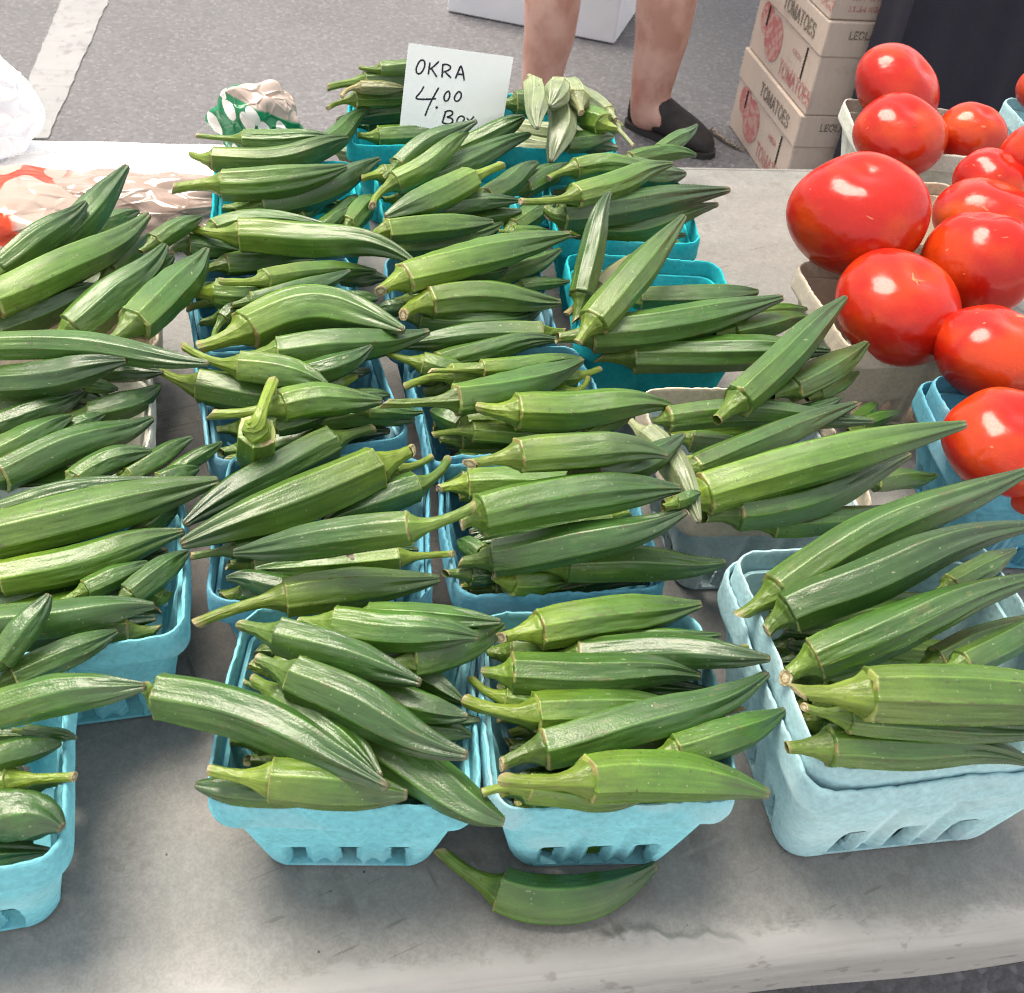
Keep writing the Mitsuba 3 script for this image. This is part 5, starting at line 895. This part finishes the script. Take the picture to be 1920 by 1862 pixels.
# ---------------------------------------------------------------- tomatoes
def tomato(i, c, rx, ry, rz, tilt, label, group, scar):
    rng = np.random.default_rng(300 + i)
    nu, nv = 96, 56
    th, ph = np.meshgrid(np.linspace(0, 2 * np.pi, nu, endpoint=False), np.linspace(0, np.pi, nv))
    d = np.stack([np.sin(ph) * np.cos(th), np.sin(ph) * np.sin(th), np.cos(ph)], -1)
    nl = rng.integers(4, 7)
    lob = 1 + rng.uniform(0.015, 0.045) * np.sin(ph) ** 2 * np.cos(nl * th + rng.random() * 6) * (0.55 + 0.45 * np.cos(ph)) + 0.05 * (meshkit.noise(d * 1.3 + i * 5.1, i) - 0.5)
    top = 1 - 0.16 * np.exp(-(ph / 0.30) ** 2) - 0.05 * np.exp(-((np.pi - ph) / 0.2) ** 2)
    V = d * (lob * top)[..., None] * (rx, ry, rz)
    R = trimesh.transformations.euler_matrix(*tilt)[:3, :3]
    V = V.reshape(-1, 3) @ R.T + np.array(c)
    key = numbered('tomato')
    add(key + '__skin', trimesh.Trimesh(V, grid_faces(nv, nu, wrap=True)[:, ::-1], process=False), 'm_tomato', smooth=True)
    if scar:
        # the small corky star at the blossom end, on the skin where it faces out
        a = np.array(scar[:3], float); a /= np.linalg.norm(a)
        row = int(np.argmax((V - np.array(c)) @ a / np.linalg.norm(V - np.array(c), axis=1)))
        o = V[row]; nrm = a
        e1 = np.cross(nrm, [0.3, 0.2, 1]); e1 /= np.linalg.norm(e1); e2 = np.cross(nrm, e1)
        s = scar[3]
        ring = []
        for k in range(20):
            q = 2 * np.pi * k / 20
            r = s * (1.0 if k % 4 == 0 else 0.26) * rng.uniform(.8, 1.2)
            ring.append(o + e1 * r * math.cos(q) + e2 * r * math.sin(q) * 0.7 - nrm * 0.0004)
        up_ = o + nrm * 0.0012
        Vs = np.array(ring + [up_]); j = np.arange(20)
        add(key + '__blossom_scar', trimesh.Trimesh(Vs, np.stack([j, (j + 1) % 20, np.full(20, 20)], -1), process=False), 'm_scar', smooth=True)
    tag(key, label, 'tomato', group)
TOMATOES = [
    [[0.4859, 0.8317, 0.895], 0.0636, 0.0617, 0.0511, [0.1, -0.2, 0.3], 'largest glossy tomato at the left of the tomato heap', 'ripe red tomatoes', None],
    [[0.4845, 0.7185, 0.868], 0.0572, 0.0554, 0.0412, [0.25, -0.1, 1], 'glossy tomato with a pale star scar, front of the tan box', 'ripe red tomatoes', (-0.12, -0.35, 0.92, 0.014)],
    [[0.5817, 0.7716, 0.878], 0.0515, 0.0499, 0.0488, [0.1, 0.3, 2], 'upright tomato right of the largest one', 'ripe red tomatoes', (-0.7, -0.68, 0.2, 0.0022)],
    [[0.637, 0.8608, 0.875], 0.0519, 0.0503, 0.0374, [0, 0.2, 0.6], 'tomato behind the upright one, partly hidden', 'ripe red tomatoes', None],
    [[0.6742, 0.926, 0.88], 0.0391, 0.038, 0.0328, [0.2, 0.2, 0.1], 'small-looking tomato behind the heap near the right edge', 'ripe red tomatoes', None],
    [[0.7207, 0.9399, 0.9], 0.036, 0.0349, 0.0367, [0.2, 0.2, 1.1], 'tomato cut by the right edge above the heap', 'ripe red tomatoes', None],
    [[0.5385, 0.6492, 0.868], 0.0489, 0.0475, 0.0352, [0.1, 0.1, 0.5], 'right-hand tomato above the lowest one', 'ripe red tomatoes', None],
    [[0.4965, 0.5419, 0.865], 0.0475, 0.0461, 0.0342, [0.1, -0.1, 0.2], 'lowest tomato near the right picture edge', 'ripe red tomatoes', None],
    [[0.5139, 0.5155, 0.848], 0.0283, 0.0275, 0.0221, [0.1, -0.1, 0.2], 'tomato mostly hidden behind long okra at the right', 'ripe red tomatoes', None],
    [[0.6836, 1.1789, 0.875], 0.058, 0.0562, 0.0417, [0.5, 0.35, 0.4], 'oblong tomato at the top of the rear box', 'ripe red tomatoes', None],
    [[0.6429, 1.0707, 0.865], 0.0532, 0.0516, 0.0383, [0.2, -0.2, 0.9], 'tomato with a small tan scar, front of the rear box', 'ripe red tomatoes', (-0.15, -0.8, 0.58, 0.003)],
    [[0.744, 1.0932, 0.855], 0.0408, 0.0396, 0.0373, [0.2, 0.1, 0.2], 'darker tomato at the right of the rear box', 'ripe red tomatoes', None],
    [[0.8875, 1.1987, 0.87], 0.0305, 0.0296, 0.0253, [0.2, 0.1, 0.2], 'tomato showing only a sliver at the upper right edge', 'ripe red tomatoes', None]
]
for i, t in enumerate(TOMATOES):
    tomato(i, *t)

# ---------------------------------------------------------------- the price card
SA, SB, SC, SD = [np.array(v) for v in [[0.0799, 1.0653, 0.825], [0.1855, 1.0593, 0.824], [0.1993, 1.0843, 0.9324], [0.0927, 1.0903, 0.9409]]]     # bottom left, bottom right, top right, top left
nrm = np.cross(SB - SA, SD - SA); nrm /= np.linalg.norm(nrm)
def on_card(u, v, lift=0.0):
    p = (1 - u) * (1 - v) * SA + u * (1 - v) * SB + u * v * SC + (1 - u) * v * SD
    return p + nrm * (lift + 0.0035 * math.sin(math.pi * u) * (1 - 0.4 * v))
cu = np.linspace(0, 1, 14)
front = np.array([[on_card(u, v) for u in cu] for v in cu]); back = front - nrm * 0.0005
m1 = trimesh.Trimesh(front.reshape(-1, 3), grid_faces(14, 14), process=False)
m2 = trimesh.Trimesh(back.reshape(-1, 3), grid_faces(14, 14)[:, ::-1], process=False)
add('price_card__card', trimesh.util.concatenate([m1, m2]), 'm_card', smooth=30)
STROKES = [['lettering', [[[0.1548, 0.8809], [0.1242, 0.874], [0.0978, 0.8192], [0.0988, 0.7788], [0.1235, 0.7604], [0.1558, 0.78], [0.1747, 0.8272], [0.1738, 0.8649], [0.1527, 0.8807]], [[0.2198, 0.868], [0.2176, 0.8226], [0.2175, 0.7698]], [[0.3017, 0.8859], [0.2652, 0.8457], [0.2254, 0.8125]], [[0.2367, 0.8227], [0.2676, 0.7913], [0.301, 0.7579]], [[0.3414, 0.8675], [0.3448, 0.8083], [0.3488, 0.759]], [[0.335, 0.8604], [0.3674, 0.8712], [0.4087, 0.8647], [0.4198, 0.8475], [0.406, 0.8257], [0.354, 0.8038]], [[0.3681, 0.8089], [0.4012, 0.7865], [0.4344, 0.7648]], [[0.4765, 0.7625], [0.493, 0.8145], [0.5078, 0.8699], [0.5162, 0.8708], [0.5389, 0.8286], [0.5635, 0.7544]], [[0.48, 0.802], [0.5503, 0.8037]]]], ['price', [[[0.1898, 0.67], [0.164, 0.616], [0.1128, 0.558], [0.1981, 0.5615], [0.3192, 0.5784]], [[0.3302, 0.6738], [0.2907, 0.59], [0.2546, 0.5025], [0.2328, 0.4253]], [[0.3282, 0.5085], [0.3343, 0.5109], [0.3415, 0.5058], [0.3359, 0.4997], [0.3278, 0.5037], [0.3349, 0.5072]], [[0.4318, 0.6542], [0.4039, 0.6395], [0.3882, 0.6004], [0.4018, 0.5667], [0.4295, 0.5691], [0.4459, 0.6037], [0.4413, 0.641], [0.4229, 0.6562]], [[0.5256, 0.6601], [0.4981, 0.6292], [0.4885, 0.5932], [0.5114, 0.5705], [0.5397, 0.5834], [0.558, 0.6185], [0.5483, 0.6528], [0.5214, 0.6597]]]], ['lettering_001', [[[0.4257, 0.4783], [0.4166, 0.4297], [0.4056, 0.3788]], [[0.4134, 0.4735], [0.4615, 0.4927], [0.4993, 0.4804], [0.4867, 0.4486], [0.4306, 0.4308], [0.4964, 0.4281], [0.5118, 0.3982], [0.4746, 0.3703], [0.405, 0.3826]], [[0.5764, 0.4536], [0.5473, 0.43], [0.545, 0.3958], [0.5765, 0.3835], [0.607, 0.4053], [0.6197, 0.4356], [0.595, 0.4532], [0.5735, 0.4515]], [[0.6367, 0.4389], [0.6701, 0.415], [0.6993, 0.3906]], [[0.708, 0.4582], [0.6701, 0.415], [0.6358, 0.3761]]]]]
def ribbon(uvs, width, lift):
    uvs = np.array(uvs, float)
    # smooth the hand-drawn line
    for _ in range(2):
        q = [uvs[0]]
        for a, b in zip(uvs[:-1], uvs[1:]):
            q += [0.75 * a + 0.25 * b, 0.25 * a + 0.75 * b]
        uvs = np.array(q + [uvs[-1]])
    P = np.array([on_card(u, v, lift) for u, v in uvs])
    T = np.gradient(P, axis=0); T /= np.linalg.norm(T, axis=1, keepdims=True) + 1e-9
    s = np.cross(nrm, T)
    w = width * (0.85 + 0.3 * meshkit.noise(P * 300, 4))[:, None] / 2
    w[0] *= 0.6; w[-1] *= 0.6
    V = np.stack([P - s * w, P + s * w], 1).reshape(-1, 3)
    return trimesh.Trimesh(V, grid_faces(len(P), 2), process=False)
seen = {}
for w, strokes in STROKES:
    add('price_card__' + w, trimesh.util.concatenate([ribbon(s, 0.0017, 0.0003 + 0.00002 * k) for k, s in enumerate(strokes)]), 'm_ink')
tag('price_card', 'white handwritten okra price card standing behind the pods', 'sign')

# ---------------------------------------------------------------- the person behind the table: bare legs, dark shoes
def chain(pts):
    parts = []
    for (a, ra), (b, rb) in zip(pts[:-1], pts[1:]):
        hull = [trimesh.creation.icosphere(2, r).apply_translation(c).vertices for c, r in ((a, ra), (b, rb))]
        parts.append(trimesh.convex.convex_hull(np.vstack(hull)))
    return parts
def fuse(parts, edge=0.012, it=14):
    M = None
    for p in parts:
        m = m3.Manifold(m3.Mesh(np.asarray(p.vertices, np.float32), np.asarray(p.faces, np.uint32)))
        M = m if M is None else M + m
    M = M.refine_to_length(edge)
    q = M.to_mesh()
    t = trimesh.Trimesh(q.vert_properties[:, :3], q.tri_verts)
    trimesh.smoothing.filter_taubin(t, lamb=0.5, nu=-0.52, iterations=it)
    return t
LEGS = [{'leg': [[[0.8, 3.06, 0.95], 0.118], [[0.6787, 3.105, 0.53], 0.075], [[0.6667, 3.1, 0.341], 0.0813], [[0.6691, 3.1, 0.2531], 0.0752], [[0.662, 3.1, 0.1613], 0.0642], [[0.6601, 3.1, 0.0901], 0.0572], [[0.6629, 3.1, 0.0334], 0.0579], [[0.6629, 3.1, 0.075], 0.056742], [[0.6354, 2.9933, 0.045], 0.03]], 'heel': [0.6804, 3.1679, 0.0], 'toe': [0.6054, 2.8769, 0.0]}, {'leg': [[[0.95, 3.06, 0.95], 0.118], [[0.9889, 3.0349999999999997, 0.53], 0.075], [[0.9769, 3.03, 0.3765], 0.0867], [[0.9823, 3.03, 0.2745], 0.078], [[0.9786, 3.03, 0.1828], 0.0671], [[0.9779, 3.03, 0.1069], 0.0587], [[0.9846, 3.03, 0.0518], 0.0578], [[0.9846, 3.03, 0.075], 0.05664399999999999], [[1.0581, 2.9403, 0.045], 0.03]], 'heel': [0.9402, 3.0841, 0.0], 'toe': [1.1367, 2.8444, 0.0]}]
hip = [((0.80, 3.06, 0.98), 0.135), ((0.93, 3.06, 0.98), 0.135)]
parts = []
for leg in LEGS:
    parts += chain([(np.array(c), r) for c, r in leg['leg']])
    an, ar = np.array(leg['leg'][-2][0]), leg['leg'][-2][1]
    for sx in (-1, 1):                                      # ankle bones
        parts.append(trimesh.creation.icosphere(2, ar * 0.34).apply_translation(an + (sx * ar * 0.80, -0.006, 0.014)))
    kn, kr = np.array(leg['leg'][3][0]), leg['leg'][3][1]
    parts.append(trimesh.creation.icosphere(2, kr * 0.86).apply_translation(kn + (0.0, kr * 0.34, 0.03)))   # calf muscle
add('person__legs', fuse(parts + chain([(np.array(c), r) for c, r in hip]), 0.010, 8), 'm_skin', smooth=True)
# shorts: a loose shell from the waist to above the knee
sh = []
for leg in LEGS:
    top = np.array(leg['leg'][0][0]); knee = np.array(leg['leg'][1][0])
    sh += chain([(top, 0.150), (top * 0.35 + knee * 0.65, 0.118)])
sh += chain([((0.80, 3.06, 1.0), 0.155), ((0.93, 3.06, 1.0), 0.155)])
add('person__shorts', fuse(sh, 0.03, 2), 'm_shorts', smooth=True)
for k, leg in enumerate(LEGS):
    nm = 'person__shoe' + ('' if k == 0 else '_001')
    heel, toe = np.array(leg['heel']), np.array(leg['toe'])
    ax = toe - heel; L = np.linalg.norm(ax); ax /= L; sd = np.array([-ax[1], ax[0], 0])
    rows = []
    us = np.linspace(0, 1, 28)
    for u in us:
        w = 0.047 * L / 0.30 * np.interp(u, [0, .05, .2, .45, .68, .88, .97, 1], [.25, .70, .88, .82, 1.05, .92, .5, .1])
        hgt = np.interp(u, [0, .06, .25, .42, .6, .8, .95, 1], [.070, .102, .106, .100, .082, .064, .044, .016]) * L / 0.27
        c = heel + ax * u * L
        row = []
        for q in np.linspace(0, 2 * np.pi, 28, endpoint=False):
            cx, cz = math.cos(q), math.sin(q)
            zz = 0.012 + (hgt - 0.012) * (0.5 + 0.5 * np.sign(cz) * abs(cz) ** 0.8)
            row.append(c + sd * w * np.sign(cx) * abs(cx) ** 0.75 + np.array([0, 0, zz]))
        rows.append(row)
    V = np.array(rows)
    F = grid_faces(28, 28, wrap=True)
    c0, c1 = len(V) * 28, len(V) * 28 + 1
    VV = np.concatenate([V.reshape(-1, 3), [V[0].mean(0)], [V[-1].mean(0)]])
    j = np.arange(28)
    F = np.vstack([F, np.stack([(j + 1) % 28, j, np.full(28, c0)], -1), np.stack([27 * 28 + j, 27 * 28 + (j + 1) % 28, np.full(28, c1)], -1)])
    add(nm, trimesh.Trimesh(VV, F[:, ::-1], process=False), 'm_shoe', smooth=50)
    sole = []
    for s_ in (1, -1):
        for u in (us if s_ == 1 else us[::-1]):
            w = 0.050 * L / 0.30 * np.interp(u, [0, .05, .2, .45, .68, .88, .97, 1], [.3, .74, .92, .86, 1.08, .95, .55, .2])
            sole.append((heel + ax * (u * L * 1.01) + sd * w * s_)[:2])
    from shapely.geometry import Polygon
    sm = trimesh.creation.extrude_polygon(Polygon(sole).buffer(0.002), 0.016, engine='earcut')
    add(nm + '__sole', sm.apply_translation((0, 0, 0.001)), 'm_sole')
    an = np.array(leg['leg'][-2][0])
    add('person__sock' + ('' if k == 0 else '_001'), fuse(chain([(np.array((an[0], an[1], 0.070)), leg['leg'][-2][1] * 1.03), (np.array((an[0], an[1], 0.098)), leg['leg'][-2][1] * 1.02)]), 0.01, 4), 'm_sock', smooth=True)
tag('person', 'person with bare lower legs and black slip-on shoes standing behind the table', 'person')

# ---------------------------------------------------------------- cartons stacked on the asphalt
CX, CY, CH, CL, CW = (1.258, 2.59, 0.242, 0.486, 0.4)
def carton(key, z, label, shift=(0, 0)):
    x0, y0 = CX + shift[0], CY + shift[1]
    x1, y1 = x0 + CW, y0 + CL
    b = 0.004
    band = 0.088
    add(key + '__tray', box(x0 + b, x1 - b, y0 + b, y1 - b, z + 0.001, z + CH - band, 0.003), 'm_carton')
    add(key + '__lid', box(x0, x1, y0, y1, z + CH - band, z + CH - 0.001, 0.003), 'm_carton')
    def side(mesh, u, v, lift=0.0012):               # u along the left side from its near corner (reads away from the camera's right), v up
        R = np.array([[0, 0, -1, x0 - lift], [-1, 0, 0, y0 + u], [0, 1, 0, z + v], [0, 0, 0, 1]], float)
        return mesh.apply_transform(R)
    def end(mesh, u, v, lift=0.0012):
        R = np.array([[1, 0, 0, x0 + u], [0, 0, -1, y0 - lift], [0, 1, 0, z + v], [0, 0, 0, 1]], float)
        return mesh.apply_transform(R)
    tx = lambda s, h, bold=True: meshkit.text_mesh(s, h, 0.0004, bold)
    # left side: words on the lid, a big red tomato, words on the tray, a hand slot
    t = tx('TOMATOES', 0.036); t.apply_scale((0.85, 1, 1))
    add(key + '__lid_lettering', side(t, CL * 0.62, CH - 0.066), 'm_print_black')
    e = trimesh.creation.cylinder(1.0, 0.0006, sections=40); e.apply_scale((0.066, 0.060, 1)); e.apply_translation((0, 0, 0.0003))
    add(key + '__tomato_print', side(e, CL * 0.66, 0.085, 0.0012 - b), 'm_print_red')
    e2 = trimesh.creation.cylinder(1.0, 0.0006, sections=40); e2.apply_scale((0.050, 0.044, 1)); e2.apply_translation((0, 0, 0.0003))
    add(key + '__tomato_print_001', side(e2, CL * 0.81, 0.112, 0.0008 - b), 'm_print_red')
    t = tx('TOMATOES', 0.040); t.apply_scale((0.80, 1, 1))
    add(key + '__tray_lettering', side(t, CL * 0.50, 0.022, 0.0012 - b), 'm_print_red')
    t = tx('FRESH', 0.014, False)
    add(key + '__small_lettering', side(t, CL * 0.36, 0.100, 0.0012 - b), 'm_print_red')
    s = trimesh.creation.box((0.010, 0.090, 0.0008))
    add(key + '__slot', side(s, CL * 0.18, 0.100, 0.0008 - b), 'm_carton_dark')
    s = trimesh.creation.box((0.012, 0.052, 0.0008))
    add(key + '__slot_001', side(s, CL * 0.80, 0.122, 0.0020 - b), 'm_carton_dark')
    t = tx('LEOLA', 0.020, True); t.apply_scale((0.80, 1, 1))
    add(key + '__end_lettering', end(t, 0.060, CH - 0.042), 'm_print_black')
    if z > 0.4:
        add(key + '__weight_lettering', end(tx('NET WT.', 0.014), 0.050, 0.048, 0.0012 - b), 'm_print_red')
        add(key + '__weight_lettering_001', end(tx('11.34 KGs', 0.013), 0.045, 0.022, 0.0012 - b), 'm_print_red')
    tag(key, label, 'carton', 'tomato cartons stacked on the asphalt')
carton('tomato_carton', 0.0, 'tan tomato carton at the bottom of the stack')
carton('tomato_carton_001', CH, 'tan tomato carton in the middle of the stack', (0.004, -0.004))
carton('tomato_carton_002', 2 * CH, 'tan tomato carton on top of the stack, cut by the picture edge', (0.000, 0.002))

# white carton behind the person
WB = (0.756, 3.848, -0.4415)
wm = trimesh.creation.box((0.62, 0.34, 0.26)); wm = box(-0.31, 0.31, 0, 0.36, 0.004, 0.25, 0.004)
WR = trimesh.transformations.rotation_matrix(WB[2], (0, 0, 1)); WR[:2, 3] = WB[:2]
add('white_carton__body', wm.apply_transform(WR), 'm_white_carton')
blobs = []
rng = np.random.default_rng(8)
for k in range(9):
    e = trimesh.creation.cylinder(1.0, 0.0006, sections=20); e.apply_scale((rng.uniform(.012, .030), rng.uniform(.008, .018), 1))
    e.apply_transform(trimesh.transformations.rotation_matrix(rng.uniform(-1, 1), (0, 0, 1)))
    R = np.array([[1, 0, 0, -0.17 + 0.030 * k], [0, 0, -1, -0.001 - 0.00003 * k], [0, 1, 0, rng.uniform(0.135, 0.17)], [0, 0, 0, 1]], float)
    blobs.append(e.apply_transform(WR @ R))
add('white_carton__leaf_print', trimesh.util.concatenate(blobs), 'm_print_green')
tag('white_carton', 'white carton with dark green leaf print on the ground behind the legs', 'carton')

# navy cloth over a table at the right
def navy():
    x0, y0, w, d, h = (1.372, 2.42, 1.6, 0.14, 0.76)
    n = 200
    pts = []
    s = np.linspace(0, 1, n)
    for q in s:
        L = q * (d + w)
        base = (x0, y0 + d - L) if L < d else (x0 + (L - d), y0)
        nn = (-1, 0) if L < d else (0, -1)
        f = 0.012 * math.sin(L * 34) + 0.008 * math.sin(L * 61 + 1)
        pts.append((base, nn, f))
    rows = []
    for z in np.linspace(0.02, h, 24):
        k = 1 - 0.85 * (z / h) ** 1.5
        rows.append([(b[0] + m_[0] * f * k, b[1] + m_[1] * f * k, z) for b, m_, f in pts])
    V = np.array(rows)
    add('navy_table__cloth', trimesh.Trimesh(V.reshape(-1, 3), grid_faces(24, n), process=False), 'm_navy', smooth=True)
    add('navy_table__cloth_top', box(x0 + 0.004, x0 + w, y0 + 0.004, y0 + d, h - 0.03, h + 0.004, 0.01), 'm_navy')
    tag('navy_table', 'table draped in dark navy cloth behind the tomatoes', 'table')
navy()

# twig on the asphalt
tw = np.array([[1.188, 3.011, 0.005], [1.204, 2.923, 0.005], [1.255, 2.882, 0.005]])
tw = np.concatenate([bezier(tw[0], tw[1], tw[2], np.linspace(0, 1, 14))])
rad = np.interp(np.linspace(0, 1, 14), [0, .2, .8, 1], [.009, .007, .005, .003])
tw[:, 2] = 0.004 + rad
TT_, AA_, BB_ = frames(tw)
th = np.linspace(0, 2 * np.pi, 10, endpoint=False)
V = tw[:, None] + AA_[:, None] * (np.cos(th)[None] * rad[:, None])[..., None] + BB_[:, None] * (np.sin(th)[None] * rad[:, None])[..., None]
add('twig', trimesh.Trimesh(V.reshape(-1, 3), grid_faces(14, 10, wrap=True)[:, ::-1], process=False), 'm_twig', smooth=True)
tag('twig', 'short broken twig lying on the asphalt beside the cartons', 'twig')

# ---------------------------------------------------------------- left side: white cloth and plastic bags
def cloth_sheet():
    n = 60
    x0, x1 = -0.95, -0.095
    rows = []
    for q in np.linspace(0, 1, n):
        row = []
        for u in np.linspace(0, 1, n):
            x = x0 + (x1 - x0) * u
            ye = 1.315 - 0.05 * (x + 0.36) / 0.24 + 0.006 * math.sin(x * 40)
            y = 0.93 + (ye - 0.93) * q
            z = TZ + 0.004 + 0.004 * float(meshkit.noise(np.array([x * 16, y * 22, 1.0]), 5))
            if y > 1.228: z -= 0.9 * (y - 1.228) ** 1.4
            row.append((x, y, z))
        rows.append(row)
    V = np.array(rows)
    add('white_tablecloth', trimesh.Trimesh(V.reshape(-1, 3), grid_faces(n, n), process=False), 'm_white_cloth', smooth=True)
    tag('white_tablecloth', 'bright white plastic cloth on the table at the upper left', 'tablecloth')
cloth_sheet()

def crumple(c, r, seed, amp=0.25, sub=5, freq=1.6, flat=None):
    """A soft bag: a few broad bulges, then a net of sharp creases between flat facets."""
    m = trimesh.creation.icosphere(sub, 1.0)
    d = m.vertices.copy()
    k = 1 + amp * (meshkit.noise(d * freq + seed, seed) - 0.5) * 1.6
    rng = np.random.default_rng(seed)
    n = int(70 * freq)
    q = rng.normal(0, 1, (n, 3)); q /= np.linalg.norm(q, axis=1, keepdims=True)
    off = rng.uniform(-1, 1, n); tilt = rng.normal(0, 1, (n, 3))
    dist = np.linalg.norm(d[:, None] - q[None], axis=2)
    own = np.argmin(dist, 1)
    dd = np.sort(dist, 1)
    edge = np.exp(-((dd[:, 1] - dd[:, 0]) / 0.035) ** 2)
    facet = ((d - q[own]) * tilt[own]).sum(1)
    k = k + amp * (0.10 * off[own] + 0.55 * facet) * np.clip((dd[:, 1] - dd[:, 0]) / 0.06, 0, 1) + amp * 0.10 * edge
    v = d * k[:, None] * np.array(r) + np.array(c)
    if flat is not None: v[:, 2] = np.maximum(v[:, 2], flat + 0.0006 * meshkit.noise(d * 20, 1))
    return trimesh.Trimesh(v, m.faces, process=False)

gbc = np.array([-0.0675, 1.175, 0.8281])
def print_c(p, n, uv):
    u, v = (p.x - -0.0675) / 0.05, (p.z - 0.8281) / 0.05
    base = mix((0.42, 0.315, 0.27), (0.50, 0.41, 0.36), fbm(p.x * 45, p.y * 45, p.z * 45))
    d1, d2, w = voronoi(u * 2.6 + 0.7 * v, v * 1.5 + 3.0 + 0.4 * noise(u * 4, v * 4))
    green = mix((0.004, 0.13, 0.05), (0.008, 0.22, 0.085), noise(p.x * 130, p.y * 130, p.z * 130))
    inside = smoothstep(-0.92, -0.85, v - 0.10 * u) * smoothstep(0.36, 0.30, v + 0.42 * u)
    white = smoothstep(0.36, 0.32, d1) * smoothstep(0.25, 0.3, w)
    c = mix(green, (0.72, 0.70, 0.66), white)
    return mix(base, c, inside)
mat('m_printed', print_c, 0.24, 0.6)
add('printed_bag', crumple(gbc + (0, 0, -0.008), (0.047, 0.030, 0.044), 21, 0.24, 6, 2.2, TZ + 0.002), 'm_printed', smooth=20)
tag('printed_bag', 'crumpled plastic bag with green and white print behind the okra', 'bag')
add('wrapped_produce', crumple([-0.1783, 1.0336, 0.784], (0.118, 0.050, 0.036), 5, 0.20, 6, 3.4, TZ + 0.012), 'm_wrap', smooth=30)
tag('wrapped_produce', 'tan produce wrapped in shiny wrinkled plastic at the left', 'bag')
add('clear_plastic_film', crumple(np.array([-0.2659, 1.1302, 0.77]) + (0.01, 0.01, -0.008), (0.085, 0.045, 0.026), 9, 0.45, 6, 1.8, TZ + 0.014), 'm_film', smooth=25)
tag('clear_plastic_film', 'crumpled clear plastic film lying on the white cloth', 'plastic film')
def red_print_c(p, n, uv):
    base = mix((0.30, 0.205, 0.17), (0.42, 0.335, 0.29), fbm(p.x * 38, p.y * 38, p.z * 38, octaves=4))
    a = noise(p.x * 46 + 4, p.y * 26 + p.z * 30, 2.0)
    stroke = smoothstep(0.20, 0.17, dr.abs(a - 0.50))
    area = smoothstep(-0.232, -0.252, p.x + 0.03 * fbm(p.y * 30, p.z * 30, 6.0)) * smoothstep(0.20, 0.26, fbm(p.x * 14 + 1, p.y * 14, 6.0))
    red = mix((0.42, 0.022, 0.008), (0.50, 0.06, 0.012), fbm(p.x * 90, p.y * 90, p.z * 90))
    return mix(base, red, stroke * area)
mat('m_red_printed', red_print_c, 0.15, 0.4)
tc = np.array([-0.2881, 1.0093, 0.785])
add('printed_bag_001', crumple(tc + (-0.01, 0.004, -0.006), (0.110, 0.080, 0.042), 14, 0.20, 6, 2.6, TZ + 0.012), 'm_red_printed', smooth=30)
tag('printed_bag_001', 'crumpled shiny plastic bag with orange-red print at the left edge', 'bag')
add('white_plastic_bag', crumple(np.array([-0.3443, 1.2341, 0.8]) + (-0.045, 0.0, 0.0), (0.080, 0.06, 0.075), 33, 0.35, 6, 1.2, TZ + 0.012), 'm_white_bag', smooth=20)
tag('white_plastic_bag', 'crumpled white plastic bag at the upper left picture edge', 'bag')


# dried okra scraps caught between the boxes
for k, (c, ln, lab) in enumerate([([0.2052, 0.8914, 0.856], 0.016, 'small dry brown scrap of okra between two rear boxes'), ([0.3335, 0.9588, 0.85], 0.012, 'tiny dry scrap on the pods of the rear right box'), ([0.0096, 0.4501, 0.872], 0.01, 'tiny pale scrap lying on the pods left of centre')]):
    rng = np.random.default_rng(70 + k)
    u = np.linspace(0, 1, 9); a = rng.uniform(0, 6.28)
    mid = np.stack([np.cos(a) * (u - .5) * ln, np.sin(a) * (u - .5) * ln, 0.35 * ln * np.sin(u * 3.1) * rng.uniform(.4, 1)], -1) + np.array(c)
    side = np.array([-math.sin(a), math.cos(a), 0.4])
    w = 0.22 * ln * np.sin(np.pi * (0.06 + 0.9 * u)) * (0.7 + 0.6 * rng.random(9))
    top = np.stack([mid - side * w[:, None], mid + np.array([0, 0, 0.10 * ln]), mid + side * w[:, None]], 1)
    bot = top - np.array([0, 0, 0.0007])
    V = np.concatenate([top.reshape(-1, 3), bot.reshape(-1, 3)])
    F = grid_faces(9, 3)
    key = numbered('okra_scrap')
    add(key, trimesh.Trimesh(V, np.vstack([F, F[:, ::-1] + 27]), process=False), 'm_twig', smooth=40)
    tag(key, lab, 'plant scrap')
